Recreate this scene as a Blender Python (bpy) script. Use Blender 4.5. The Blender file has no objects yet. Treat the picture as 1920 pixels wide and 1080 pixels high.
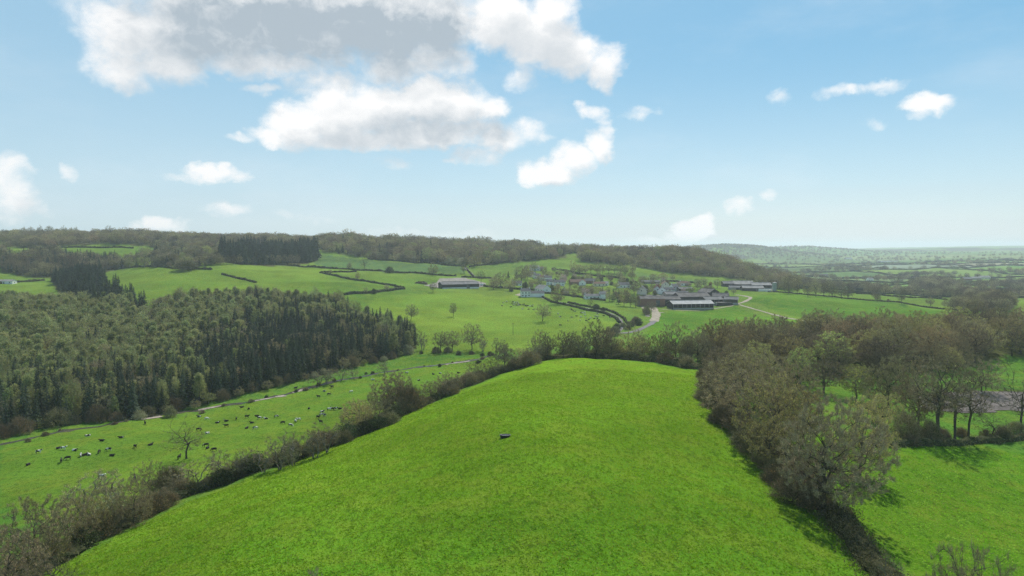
import bpy, math, random
import numpy as np
from mathutils import Vector, Matrix

SC = bpy.context.scene
COL = SC.collection
R = math.radians
rng = np.random.default_rng(11)
random.seed(11)

# ------------------------------------------------------------------ camera
CAMZ = 100.0
PITCH = R(3.49)
F = 1280.0                     # focal length in pixels of a 1920 wide frame
cam_d = bpy.data.cameras.new('camera')
cam = bpy.data.objects.new('camera', cam_d)
COL.objects.link(cam)
cam.location = (0, 0, CAMZ)
cam.rotation_euler = (math.pi / 2 - PITCH, 0, 0)
cam_d.sensor_width = 36.0
cam_d.lens = 24.0
cam_d.clip_start = 0.5
cam_d.clip_end = 60000
SC.camera = cam

def slope(v):
    """rise per metre of distance of the sight line through photo row v"""
    return math.tan(math.atan((540.0 - v) / F) - PITCH)

def side(u, v):
    yr = (540.0 - v) / F
    return ((u - 960.0) / F) / (math.cos(PITCH) + math.sin(PITCH) * yr)

# ------------------------------------------------------------------ terrain: surveyed points (photo column, row, metres below the eye)
CP = []
def sd(u, v, drop):
    Y = drop / -slope(v)
    CP.append((side(u, v) * Y, Y, CAMZ - drop))
def sy(u, v, Y):
    CP.append((side(u, v) * Y, Y, CAMZ + slope(v) * Y))
def yd(u, Y, drop):
    CP.append((side(u, 462) * Y, Y, CAMZ - drop))
# the domed pasture in front
for p in [(960,1080,45),(500,1080,48),(200,1080,58),(1400,1080,46),(1700,1080,51),(1900,1080,52),(700,900,50),
          (947,816,43.5),(1150,900,43.5),(1250,780,45),(1100,740,44.5),(1100,674,46.5),(1340,700,47),(1560,1000,50),
          (1380,800,47),(110,1050,62),(340,930,62),(640,830,57.5),(830,745,54),(1000,684,49),(500,960,52),(850,760,49.5),
          (1690,825,50),(1800,900,51),(1850,750,52),(1880,700,51),(1700,760,51)]:
    sd(*p)
# stream meadow
for p in [(0,940,72),(70,850,74),(300,868,70.5),(500,780,75),(620,705,74),(770,690,71.5),(900,668,68),(0,830,76),
          (280,780,77),(420,762,77),(720,695,73.5),(600,800,69),(720,745,68)]:
    sd(*p)
# far valley side with the lone trees and the farm
for p in [(770,600,60),(960,570,58),(850,593,60),(985,553,54),(860,541,48.5),(960,640,66),(1100,610,64),(1160,600,63),
          (1220,590,62),(1290,578,60),(1420,562,58),(1560,612,64),(1780,582,62),(1450,547,54.5),(1300,640,67),(775,655,70)]:
    sd(*p)
# ground under the left wood
for u, Y, d in [(100,300,76),(450,355,75.5),(200,430,74),(600,430,73),(0,430,74),(100,560,62),(450,540,65),(650,520,67),
                (250,640,54),(0,640,55),(560,640,55)]:
    yd(u, Y, d)
# behind the crest, right wood
for u, Y, d in [(1100,340,58),(1250,340,58),(1000,350,62),(1450,300,50),(1850,380,50),(1650,330,49),(1600,460,64),(1850,500,63),
                (1400,420,63)]:
    yd(u, Y, d)
# hillside fields
for p in [(300,517,35),(420,492,21.5),(700,512,36),(640,545,46),(700,490,24),(500,496,26),(200,500,30),(880,500,30),(960,495,28),
          (1100,530,48),(1200,541,52),(1050,505,35),(1250,516,44),(1460,531,56),(1390,537,53),(1180,510,38),(1050,540,51)]:
    sd(*p)
# ridges
for u, v, Y in [(60,444,1500),(200,443,1550),(440,450,1800),(220,465,1150),(50,468,1150),(620,452,1500),(600,462,1250),
                (700,470,1230),(900,470,1300),(1000,470,1350),(1120,474,1400),(1200,476,1330),(1270,478,1300),(1330,487,1240),(1400,507,1150),(1440,520,1120),
                (1200,484,1200),(380,470,1150),(500,470,1180)]:
    sy(u, v, Y)
for u, Y, z in [(0,2600,118),(300,2600,120),(600,2600,112),(900,2600,92),(1100,2300,62),(0,6000,110),(500,6000,110),(900,6000,60)]:
    CP.append((side(u, 462) * Y, Y, z))
# the plain
for u, Y, d in [(1300,1900,70),(1450,1400,68),(1700,1020,70),(1900,1000,70),(1700,1650,75),(1900,1700,72),(1500,1700,74),
                (1700,3400,72),(1700,2600,68),(1450,3000,76),(1900,3400,48),(1900,2600,56),(1200,3200,70),(1900,6000,40),(1650,7000,48),(1450,7500,50),(1200,7500,50)]:
    yd(u, Y, d)
for u, v, Y in [(1900,461,11000),(1700,464,11000),(1550,470,15500),(1350,470,11000),(1000,474,11000),(400,470,12000),(0,468,12000)]:
    sy(u, v, Y)
for x, y, d in [(-120,20,62),(0,20,47),(120,20,53),(-250,60,72),(300,60,55),(-120,-120,60),(0,-120,52),(150,-120,56),(-400,0,70),(450,0,58),
                (-400,200,76),(420,200,54),(-700,300,60),(800,500,60),(-1200,800,10),(1500,1000,68),(-3000,3000,-20),(4000,3000,60),
                (3000,7000,30),(-6000,6000,0),(12000,6000,10)]:
    CP.append((x, y, CAMZ - d))
CP = np.array(CP)
OY = -150.0
def warp(x, y):
    dx, dy = x, y - OY
    r = np.hypot(dx, dy) + 1e-6
    return np.arctan2(dx, dy) * 2.0, np.log(r)
def _phi(d2):
    return np.where(d2 > 1e-12, 0.5 * d2 * np.log(np.maximum(d2, 1e-12)), 0.0)
_px, _py = warp(CP[:, 0], CP[:, 1])
_n = len(CP)
_K = _phi((_px[:, None] - _px) ** 2 + (_py[:, None] - _py) ** 2) + np.eye(_n) * 2e-4
_P = np.stack([np.ones(_n), _px, _py], 1)
_A = np.zeros((_n + 3, _n + 3)); _A[:_n, :_n] = _K; _A[:_n, _n:] = _P; _A[_n:, :_n] = _P.T
_sol = np.linalg.solve(_A, np.concatenate([CP[:, 2], np.zeros(3)]))
def tps(x, y):
    a, b = warp(x, y)
    out = np.empty(a.shape)
    for i in range(0, a.size, 20000):
        aa, bb = a.ravel()[i:i+20000], b.ravel()[i:i+20000]
        k = _phi((aa[:, None] - _px) ** 2 + (bb[:, None] - _py) ** 2)
        out.ravel()[i:i+20000] = k @ _sol[:_n] + _sol[_n] + _sol[_n+1] * aa + _sol[_n+2] * bb
    return out
_wr = np.random.default_rng(5)
_WAVES = [(wl, am, t, ph) for wl, am in [(7,.05),(11,.07),(16,.09),(23,.12),(34,.15),(55,.22),(90,.55),(150,.9),(260,1.3)]
          for t, ph in zip(_wr.uniform(0, 6.28, 3), _wr.uniform(0, 6.28, 3))]
def micro(x, y):
    z = np.zeros_like(x)
    for wl, am, t, ph in _WAVES:
        k = 6.283 / wl
        z += am * 0.6 * np.sin(k * (x * math.cos(t) + y * math.sin(t)) + ph + 1.3 * np.sin(k * .37 * (y * math.cos(t) - x * math.sin(t))))
    return z
def hills(x, y):
    """far separate hills rising out of the plain"""
    z = np.zeros_like(x)
    for u, Y, h, wx, wy in [(1390,4300,58,350,450),(1260,4700,26,420,600),(1500,5200,42,380,500),(1105,2900,42,130,260),(1150,3100,24,150,260),
                            (1800,6500,30,900,500)]:
        cx = side(u, 462) * Y
        z += h * np.exp(-((x - cx) / wx) ** 2 - ((y - Y) / wy) ** 2)
    z += np.where(y > 1800, 1, 0) * 4.0 * np.sin(x / 310.0 + 1) * np.sin(y / 420.0)
    return z
# polar grid about a point behind the eye: fine ahead, coarse behind
AZ = np.concatenate([np.linspace(-180, -76, 53)[:-1], np.linspace(-76, 76, 900), np.linspace(76, 180, 53)[1:]]) * math.pi / 180
LR = np.linspace(math.log(12.0), math.log(17000.0), 470)
AG, RG = np.meshgrid(AZ, LR)                   # rows = radius
GX = np.exp(RG) * np.sin(AG); GY = np.exp(RG) * np.cos(AG) + OY
GZ = tps(GX, GY) + micro(GX, GY) + hills(GX, GY)
_back = np.clip((np.abs(AG) - R(80)) / R(40), 0, 1)
GZ = GZ * (1 - _back) + _back * 45.0
def Hh(x, y):
    x = np.asarray(x, float); y = np.asarray(y, float)
    a = np.arctan2(x, y - OY); r = np.log(np.hypot(x, y - OY) + 1e-9)
    fi = np.clip(np.interp(a, AZ, np.arange(len(AZ))), 0, len(AZ) - 1.001)
    fj = np.clip((r - LR[0]) / (LR[1] - LR[0]), 0, len(LR) - 1.001)
    i = fi.astype(int); j = fj.astype(int); s = fi - i; t = fj - j
    return (GZ[j, i] * (1-s) * (1-t) + GZ[j, i+1] * s * (1-t) + GZ[j+1, i] * (1-s) * t + GZ[j+1, i+1] * s * t)
_YS = np.exp(np.linspace(math.log(40), math.log(13000), 2600))
def G(u, v, ymin=0):
    """where the sight line through a photo point meets the ground"""
    X = side(u, v) * _YS; Z = CAMZ + slope(v) * _YS
    d = Z - Hh(X, _YS)
    ok = np.where((d <= 0) & (_YS > ymin))[0]
    if len(ok) == 0:
        k = np.argmin(np.where(_YS > 900, d, 1e9)); Y = _YS[k]
    else:
        k = ok[0]
        if k > 0 and d[k-1] > 0:
            t = d[k-1] / (d[k-1] - d[k]); Y = _YS[k-1] + t * (_YS[k] - _YS[k-1])
        else:
            Y = _YS[k]
    x = side(u, v) * Y
    return np.array([x, Y, float(Hh(x, Y))])
def GY_(u, Y):
    """ground point in photo column u at distance Y"""
    v = 500.0
    for _ in range(3):
        x = side(u, v) * Y; z = float(Hh(x, Y))
        v = 540 - F * math.tan(math.atan((z - CAMZ) / Y) + PITCH)
    return np.array([x, Y, z])
def rise(p, vtop):
    """height of a thing standing at p whose top is seen in photo row vtop"""
    return CAMZ + slope(vtop) * p[1] - p[2]
def px(x, y, z):
    """photo position of world points"""
    f = y * math.cos(PITCH) - (z - CAMZ) * math.sin(PITCH); q = y * math.sin(PITCH) + (z - CAMZ) * math.cos(PITCH)
    return 960 + F * x / f, 540 - F * q / f
def inpoly(x, y, poly):
    poly = np.asarray(poly)[:, :2]; ins = np.zeros(np.shape(x), bool)
    n = len(poly); j = n - 1
    for i in range(n):
        xi, yi = poly[i]; xj, yj = poly[j]
        c = ((yi > y) != (yj > y)) & (x < (xj - xi) * (y - yi) / (yj - yi + 1e-12) + xi)
        ins ^= c; j = i
    return ins
def poly_uv(pts):
    return [G(*p)[:2] for p in pts]

# ------------------------------------------------------------------ node helpers
class NT:
    def __init__(s, tree):
        s.t = tree; s.n = tree.nodes; s.l = tree.links
    def new(s, kind, **kw):
        nd = s.n.new(kind)
        for k, v in kw.items(): setattr(nd, k, v)
        return nd
    def link(s, a, b): s.l.new(a, b)
    def put(s, sock, v):
        if isinstance(v, bpy.types.NodeSocket): s.l.new(v, sock)
        elif v is not None: sock.default_value = v
    def math(s, op, a, b=None, c=None, clamp=False):
        nd = s.new('ShaderNodeMath', operation=op); nd.use_clamp = clamp
        for i, v in enumerate((a, b, c)): s.put(nd.inputs[i], v)
        return nd.outputs[0]
    def vmath(s, op, a, b=None, c=None):
        nd = s.new('ShaderNodeVectorMath', operation=op)
        for i, v in enumerate((a, b, c)): s.put(nd.inputs[i], v)
        return nd.outputs['Value'] if op in ('DOT_PRODUCT', 'LENGTH') else nd.outputs[0]
    def noise(s, vec, scale, detail=3, rough=.55, dist=0, dims='3D'):
        nd = s.new('ShaderNodeTexNoise', noise_dimensions=dims)
        s.put(nd.inputs['Vector'], vec); s.put(nd.inputs['Scale'], scale); s.put(nd.inputs['Detail'], detail)
        s.put(nd.inputs['Roughness'], rough); s.put(nd.inputs['Distortion'], dist)
        return nd.outputs[0]
    def ramp(s, v, lo, hi, a=0., b=1., smooth=True):
        nd = s.new('ShaderNodeMapRange'); nd.interpolation_type = 'SMOOTHSTEP' if smooth else 'LINEAR'
        for i, x in enumerate((v, lo, hi, a, b)): s.put(nd.inputs[i], x)
        return nd.outputs[0]
    def mix(s, f, a, b, mode='MIX'):
        nd = s.new('ShaderNodeMix', data_type='RGBA', blend_type=mode)
        s.put(nd.inputs[0], f)
        for i, v in ((6, a), (7, b)):
            if isinstance(v, (tuple, list)) and len(v) == 3: v = (*v, 1)
            s.put(nd.inputs[i], v)
        return nd.outputs[2]
    def hsv(s, c, h=.5, sa=1., v=1.):
        nd = s.new('ShaderNodeHueSaturation')
        s.put(nd.inputs['Hue'], h); s.put(nd.inputs['Saturation'], sa); s.put(nd.inputs['Value'], v); s.put(nd.inputs['Color'], c)
        return nd.outputs[0]

def new_mat(name):
    m = bpy.data.materials.new(name); m.use_nodes = True
    m.node_tree.nodes.clear()
    t = NT(m.node_tree)
    return m, t
def finish(t, bsdf, bump=None):
    o = t.new('ShaderNodeOutputMaterial'); t.link(bsdf, o.inputs['Surface'])
def principled(t, col, rough=.9, spec=.2, normal=None, metal=0.):
    b = t.new('ShaderNodeBsdfPrincipled')
    if isinstance(col, tuple) and len(col) == 3: col = (*col, 1)
    t.put(b.inputs['Base Color'], col); t.put(b.inputs['Roughness'], rough); t.put(b.inputs['Specular IOR Level'], spec)
    t.put(b.inputs['Metallic'], metal)
    if normal is not None: t.link(normal, b.inputs['Normal'])
    return b.outputs[0]
def bump(t, h, strength, dist):
    b = t.new('ShaderNodeBump'); b.inputs['Strength'].default_value = strength; b.inputs['Distance'].default_value = dist
    t.link(h, b.inputs['Height']); return b.outputs[0]
def coords(t, which='Object'):
    return t.new('ShaderNodeTexCoord').outputs[which]
def simple_mat(name, col, rough=.85, var=.25, scale=1.0, spec=.2, metal=0., per_object=0.):
    m, t = new_mat(name)
    c = coords(t)
    f = t.noise(c, scale, 4, .6)
    col2 = tuple(x * (1 - var) for x in col); col1 = tuple(min(1, x * (1 + var)) for x in col)
    k = t.mix(t.ramp(f, .3, .7), col2, col1)
    if per_object:
        rnd = t.new('ShaderNodeObjectInfo').outputs['Random']
        k = t.hsv(k, .5, 1, t.ramp(rnd, 0, 1, 1 - per_object, 1 + per_object, False))
    finish(t, principled(t, k, rough, spec, bump(t, f, .3, .05), metal))
    return m
def veg_mat(name, col, col2, trans=.25, hue=.015, val=.25, scale=.6):
    """foliage or twigs: two tones in clumps, each plant a little different"""
    m, t = new_mat(name)
    oi = t.new('ShaderNodeObjectInfo')
    c = t.vmath('ADD', coords(t), t.vmath('SCALE', oi.outputs['Location']))
    f = t.noise(c, scale, 3, .6)
    k = t.mix(t.ramp(f, .32, .68), col, col2)
    r1 = oi.outputs['Random']
    r2 = t.math('FRACT', t.math('MULTIPLY', r1, 17.31))
    f2 = t.noise(c, scale * 7, 2, .6)
    k = t.hsv(k, .5, 1, t.ramp(f2, .3, .7, .72, 1.25))
    k = t.hsv(k, t.ramp(r1, 0, 1, .5 - hue, .5 + hue, False), 1.0, t.ramp(r2, 0, 1, 1 - val, 1 + val, False))
    d = t.new('ShaderNodeBsdfDiffuse'); t.link(k, d.inputs['Color'])
    if trans:
        tr = t.new('ShaderNodeBsdfTranslucent'); t.link(k, tr.inputs['Color'])
        mx = t.new('ShaderNodeMixShader'); mx.inputs[0].default_value = trans
        t.link(d.outputs[0], mx.inputs[1]); t.link(tr.outputs[0], mx.inputs[2])
        finish(t, mx.outputs[0])
    else:
        finish(t, d.outputs[0])
    return m

# ------------------------------------------------------------------ mesh helpers
def tri_mesh(name, V, T, mi=None, mats=(), smooth=False):
    V = np.asarray(V, np.float32); T = np.asarray(T, np.int32)
    me = bpy.data.meshes.new(name)
    me.vertices.add(len(V)); me.vertices.foreach_set('co', V.ravel())
    n = len(T); k = T.shape[1]
    me.loops.add(n * k); me.loops.foreach_set('vertex_index', T.ravel())
    me.polygons.add(n)
    me.polygons.foreach_set('loop_start', np.arange(0, n * k, k, dtype=np.int32))
    me.polygons.foreach_set('loop_total', np.full(n, k, np.int32))
    for m in mats: me.materials.append(m)
    if mi is not None: me.polygons.foreach_set('material_index', np.asarray(mi, np.int32))
    me.polygons.foreach_set('use_smooth', np.full(n, bool(smooth)))
    me.update(calc_edges=True)
    return me
class Geo:
    """collects triangles with a material slot each"""
    def __init__(s): s.v = []; s.t = []; s.m = []; s.n = 0
    def add(s, V, T, m=0):
        V = np.asarray(V, float).reshape(-1, 3); T = np.asarray(T, int)
        if T.shape[1] == 4: T = np.concatenate([T[:, [0, 1, 2]], T[:, [0, 2, 3]]])
        s.v.append(V); s.t.append(T + s.n); s.m.append(np.full(len(T), m)); s.n += len(V)
    def box(s, c, d, rz=0., m=0, taper=1.):
        c = np.array(c, float); d = np.array(d, float) / 2
        V = np.array([[x, y, z] for z in (-1, 1) for x, y in ((-1, -1), (1, -1), (1, 1), (-1, 1))], float) * d
        V[4:, :2] *= taper
        a, b = math.cos(rz), math.sin(rz)
        V = np.stack([V[:, 0] * a - V[:, 1] * b, V[:, 0] * b + V[:, 1] * a, V[:, 2]], 1) + c
        s.add(V, [[0,3,2,1],[4,5,6,7],[0,1,5,4],[1,2,6,5],[2,3,7,6],[3,0,4,7]], m)
    def tubes(s, A, B, ra, rb, sides=4, m=0):
        A = np.asarray(A, float); B = np.asarray(B, float); n = len(A)
        if n == 0: return
        ra = np.broadcast_to(np.asarray(ra, float), (n,)); rb = np.broadcast_to(np.asarray(rb, float), (n,))
        d = B - A; L = np.linalg.norm(d, axis=1, keepdims=True) + 1e-9; d = d / L
        h = np.where(np.abs(d[:, 2:3]) > .9, np.array([[1., 0, 0]]), np.array([[0, 0, 1.]]))
        e1 = np.cross(d, h); e1 /= np.linalg.norm(e1, axis=1, keepdims=True); e2 = np.cross(d, e1)
        an = np.arange(sides) * 2 * math.pi / sides
        ring = e1[:, None] * np.cos(an)[None, :, None] + e2[:, None] * np.sin(an)[None, :, None]
        V = np.concatenate([A[:, None] + ring * ra[:, None, None], B[:, None] + ring * rb[:, None, None]], 1)   # n, 2s, 3
        k = np.arange(sides); k2 = (k + 1) % sides
        q = np.stack([k, k2, k2 + sides, k + sides], 1)
        T = (np.arange(n)[:, None, None] * 2 * sides + q[None]).reshape(-1, 4)
        s.add(V.reshape(-1, 3), T, m)
    def ribbons(s, A, D, w, m=0, r=rng):
        """thin tapering slivers from A along D"""
        n = len(A)
        if n == 0: return
        pr = np.cross(D, r.normal(size=(n, 3))); pr /= np.linalg.norm(pr, axis=1, keepdims=True) + 1e-9
        w = np.broadcast_to(np.asarray(w, float), (n,))[:, None]
        V = np.stack([A - pr * w / 2, A + pr * w / 2, A + D], 1)
        s.add(V.reshape(-1, 3), np.arange(3 * n).reshape(-1, 3), m)
    def cards(s, P, size, m=0, N=None, r=rng, asp=1.0):
        """small leaf-like facets at P"""
        n = len(P)
        if n == 0: return
        a = r.normal(size=(n, 3))
        if N is not None: a = a - N * (np.sum(a * N, 1, keepdims=True)) * .75
        a /= np.linalg.norm(a, axis=1, keepdims=True) + 1e-9
        b = np.cross(a, r.normal(size=(n, 3))); b /= np.linalg.norm(b, axis=1, keepdims=True) + 1e-9
        sz = np.broadcast_to(np.asarray(size, float), (n,))[:, None]
        V = np.stack([P - a * sz * .5, P + b * sz * .42 * asp, P + a * sz * .6, P - b * sz * .42 * asp], 1)
        s.add(V.reshape(-1, 3), np.arange(4 * n).reshape(-1, 4), m)
    def mesh(s, name, mats, smooth=False):
        return tri_mesh(name, np.concatenate(s.v), np.concatenate(s.t), np.concatenate(s.m), mats, smooth)

def ob(name, me, parent=None, loc=None, rz=None, scale=None, link=True):
    o = bpy.data.objects.new(name, me)
    if link: COL.objects.link(o)
    if parent is not None: o.parent = parent
    if loc is not None: o.location = [float(x) for x in loc]
    if rz is not None: o.rotation_euler = (0, 0, float(rz))
    if scale is not None: o.scale = scale if hasattr(scale, '__len__') else (scale,) * 3
    return o
def tag(o, label, cat, group=None, kind=None):
    o['label'] = label; o['category'] = cat
    if group: o['group'] = group
    if kind: o['kind'] = kind
    return o
ORD = 'first second third fourth fifth sixth seventh eighth ninth tenth eleventh twelfth thirteenth fourteenth fifteenth sixteenth seventeenth eighteenth nineteenth'.split()
TENS = {2: 'twenty', 3: 'thirty', 4: 'forty', 5: 'fifty', 6: 'sixty', 7: 'seventy', 8: 'eighty', 9: 'ninety'}
def nth(k):
    if k < 19: return ORD[k]
    a, b = divmod(k + 1, 10)
    if a > 9: return 'hundred and ' + nth(k - 100)
    return TENS[a][:-1] + 'ieth' if b == 0 else TENS[a] + '-' + ORD[b - 1]
# ------------------------------------------------------------------ sky, sun
SUN_EL, SUN_AZ = R(50), R(20)           # azimuth clockwise from straight ahead
w = bpy.data.worlds.new('World'); SC.world = w; w.use_nodes = True
w.node_tree.nodes.clear(); t = NT(w.node_tree)
sky = t.new('ShaderNodeTexSky', sky_type='NISHITA')
sky.sun_disc = False; sky.sun_elevation = SUN_EL; sky.sun_rotation = SUN_AZ
sky.altitude = 100; sky.air_density = 1.0; sky.dust_density = 0.6; sky.ozone_density = 2.2

BL = [  # clouds: (photo column, row, half width, half height, thickness, greyness)
 # big grey bank along the top
 (190,20,70,36,.5,.2),(260,60,110,70,.9,.5),(400,45,170,80,1.1,1.3),(560,40,180,85,1.2,1.6),(720,40,170,85,1.2,1.7),(815,40,90,75,1.1,1.7),
 (230,115,62,48,.8,.1),(310,110,90,42,.9,.4),(232,150,24,26,.6,.0),(480,112,160,34,.8,.6),(615,65,36,26,.9,-.6),
 (640,165,110,42,.7,.6),(745,120,100,46,.8,.9),(820,105,80,45,.8,.8),(492,165,36,11,.55,.1),(560,0,420,50,1.2,1.5),
 (940,40,80,66,1.1,-.2),(1010,70,95,66,1.1,.1),(1065,100,85,52,1.0,.2),(1135,115,48,42,.8,.1),(1035,15,60,40,1.0,-.2),(975,150,40,20,.45,.2),
 (1145,148,24,22,.7,.0),
 # the white cumulus under it
 (560,235,74,48,1.0,-.3),(640,215,95,58,1.1,-.3),(720,205,95,62,1.1,.0),(800,190,84,56,1.1,.1),(868,195,64,52,1.0,.2),(915,205,46,36,.9,.2),
 (690,258,205,28,.9,.5),(505,255,36,22,.8,-.1),(458,258,28,11,.55,.0),(800,245,150,36,1.0,.8),(590,160,70,26,.6,.6),
 (930,260,64,36,.8,1.1),(890,290,62,24,.6,.9),(985,245,42,27,.7,.7),(1012,255,32,15,.5,.3),(848,302,26,9,.45,.2),
 (1030,322,62,32,1.0,-.3),(1072,300,52,42,.9,.0),(1122,272,32,40,.8,.0),(1140,245,19,26,.7,-.1),(1112,204,32,17,.65,.0),(1090,190,16,11,.6,.0),
 (1000,330,32,26,.9,-.2),(1200,210,36,11,.42,.1),(1135,220,20,14,.5,.0),
 # small fair weather clouds
 (1455,180,26,17,.48,.1),(1575,175,42,12,.5,.0),(1652,163,38,11,.52,.0),(1742,190,42,20,.85,-.1),(1735,208,24,12,.6,.0),(1640,226,24,9,.28,.1),
 (1300,432,46,28,1.2,-.1),(1318,415,30,22,1.0,.0),(1385,386,28,15,.62,.0),(1443,370,21,14,.6,.0),(1225,455,55,13,.55,.0),(1262,443,32,16,.7,.0),
 (22,350,38,46,.75,.1),(18,388,42,30,.7,.1),(42,322,24,15,.6,.0),(76,402,24,11,.35,.1),(130,327,18,17,.6,.0),(392,325,50,18,.8,-.1),(350,332,48,8,.45,.0),
 (442,330,24,10,.6,.0),(432,388,48,14,.42,.1),(308,418,48,17,.8,-.1),(285,428,44,11,.6,.0),(746,308,30,13,.32,.1),(560,405,60,10,.2,.0),(800,440,200,12,.2,.0),
]
def cloud_group():
    g = bpy.data.node_groups.new('cloud_mass', 'ShaderNodeTree')
    g.interface.new_socket('Dir', in_out='INPUT', socket_type='NodeSocketVector')
    g.interface.new_socket('Density', in_out='OUTPUT', socket_type='NodeSocketFloat')
    g.interface.new_socket('Grey', in_out='OUTPUT', socket_type='NodeSocketFloat')
    t = NT(g); gi = t.new('NodeGroupInput'); go = t.new('NodeGroupOutput')
    d = grey = None
    for (u, v, ru, rv, wt, gr) in BL:
        if wt > .75: wt *= 1.22
        ca, ce = az_el(u, v)
        q = t.vmath('MULTIPLY_ADD', gi.outputs[0], (F / ru, F / rv, 0), (-ca * F / ru, -ce * F / rv, 0))
        q = t.vmath('DOT_PRODUCT', q, q)
        q = t.math('MULTIPLY_ADD', q, -wt, wt)
        q = t.math('MAXIMUM', q, -1.0)
        gq = t.math('MULTIPLY', t.math('MAXIMUM', q, 0.0), gr)
        d = q if d is None else t.math('SMOOTH_MAX', d, q, .22)
        grey = gq if grey is None else t.math('MAXIMUM' if gr > 0 else 'ADD', grey, gq)
    t.link(d, go.inputs[0]); t.link(grey, go.inputs[1])
    return g
def az_el(u, v):
    x = side(u, v); z = slope(v)
    return math.atan2(x, 1), math.atan2(z, math.hypot(x, 1))
dirv = coords(t, 'Generated')
sep = t.new('ShaderNodeSeparateXYZ'); t.link(dirv, sep.inputs[0])
az = t.math('ARCTAN2', sep.outputs[0], sep.outputs[1]); el = t.math('ARCSINE', sep.outputs[2])
cmb = t.new('ShaderNodeCombineXYZ'); t.link(az, cmb.inputs[0]); t.link(el, cmb.inputs[1])
p0 = cmb.outputs[0]
# ragged outline: the direction is pushed about before the masses are looked up
stretch = t.vmath('MULTIPLY', p0, (1, 1.25, 1))
def wob(scale, amp, det):
    nd = t.new('ShaderNodeTexNoise'); t.link(stretch, nd.inputs['Vector']); nd.inputs['Scale'].default_value = scale
    nd.inputs['Detail'].default_value = det; nd.inputs['Roughness'].default_value = .6
    return t.vmath('MULTIPLY', t.vmath('SUBTRACT', nd.outputs['Color'], (.5, .5, .5)), (amp, amp * .75, 0))
p1 = t.vmath('ADD', t.vmath('ADD', p0, wob(11, .055, 4)), wob(42, .026, 5))
grp = cloud_group()
g1 = t.new('ShaderNodeGroup'); g1.node_tree = grp; t.link(p1, g1.inputs[0])
p2 = t.vmath('ADD', p1, (-.012, .03, 0))
g2 = t.new('ShaderNodeGroup'); g2.node_tree = grp; t.link(p2, g2.inputs[0])
fb = t.noise(stretch, 26, 8, .62, .3)
fb2 = t.noise(t.vmath('ADD', stretch, (-.008, .016, 0)), 26, 8, .62, .3)
nz = t.math('MULTIPLY_ADD', fb, 1.4, -.70)
dens = t.math('ADD', g1.outputs[0], nz)
dens2 = t.math('ADD', g2.outputs[0], t.math('MULTIPLY_ADD', fb2, 1.4, -.70))
alpha = t.ramp(dens, -.08, 1.0)
alpha = t.math('MULTIPLY', alpha, t.ramp(g1.outputs[0], -.35, .25))
wis = t.noise(t.vmath('MULTIPLY', p0, (1, 2.6, 1)), 3.0, 5, .6)
veil = t.math('MULTIPLY', t.ramp(wis, .45, .8), .25)
relief = t.math('SUBTRACT', dens2, dens)
shade = t.math('ADD', t.math('MULTIPLY', t.ramp(t.math('MULTIPLY_ADD', t.math('SUBTRACT', dens2, g2.outputs[0]), .55, g2.outputs[0]), .2, 1.35), .45), t.math('MULTIPLY', t.math('MULTIPLY', g1.outputs[1], t.ramp(fb2, .2, .75, .45, 1.2)), .38))
shade = t.math('ADD', shade, t.math('MULTIPLY', relief, .16), clamp=True)
ccol = t.mix(shade, (10.2, 10.2, 10.2), (4.5, 5.3, 6.0))
skyc = t.hsv(sky.outputs[0], .47, 1.0, 1.0)
# thin moisture near the horizon and toward the left of the view
hz = t.ramp(el, -.02, .30, 1.0, 0.0)
lf = t.ramp(az, -.75, .55, 1.0, 0.0)
moist = t.math('ADD', t.math('MULTIPLY', hz, .75), t.math('MULTIPLY', lf, .2))
clear = t.mix(t.ramp(el, -.02, .29), (6.5, 8.35, 9.25), (1.7, 4.8, 7.8))
skyc = t.mix(t.ramp(el, .34, .85, .62, .08), skyc, clear)
skyc = t.mix(t.math('MULTIPLY', t.math('MULTIPLY', lf, .38), t.ramp(el, .34, .8, 1, 0)), skyc, (6.2, 8.0, 9.2))
skyc = t.mix(veil, skyc, (8.6, 9.2, 9.7))
colr = t.mix(alpha, skyc, ccol)
bg = t.new('ShaderNodeBackground'); t.link(colr, bg.inputs[0]); bg.inputs[1].default_value = .1
wo = t.new('ShaderNodeOutputWorld'); t.link(bg.outputs[0], wo.inputs[0])
w.cycles.sampling_method = 'MANUAL'; w.cycles.sample_map_resolution = 256

sun_d = bpy.data.lights.new('sun', 'SUN'); sun = bpy.data.objects.new('sun', sun_d); COL.objects.link(sun)
sun_d.energy = 5.0; sun_d.angle = R(.53); sun_d.color = (1, .95, .86)
_sv = Vector((math.sin(SUN_AZ) * math.cos(SUN_EL), math.cos(SUN_AZ) * math.cos(SUN_EL), math.sin(SUN_EL)))
sun.rotation_euler = (-_sv).to_track_quat('-Z', 'Y').to_euler(); sun.location = (300, 300, 900)

SC.view_settings.view_transform = 'Standard'; SC.view_settings.look = 'None'
SC.view_settings.exposure = 0.0; SC.view_settings.gamma = 1.0
SC.render.engine = 'CYCLES'
cy = SC.cycles
cy.max_bounces = 5; cy.diffuse_bounces = 2; cy.glossy_bounces = 1; cy.transmission_bounces = 3; cy.volume_bounces = 1
cy.transparent_max_bounces = 8; cy.use_denoising = True; cy.caustics_reflective = False; cy.caustics_refractive = False
try:
    cy.denoiser = 'OPENIMAGEDENOISE'; cy.denoising_input_passes = 'RGB_ALBEDO_NORMAL'; cy.denoising_prefilter = 'NONE'
except Exception: pass
SC.render.filter_size = 1.3 if hasattr(SC.render, 'filter_size') else 1.5
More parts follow.
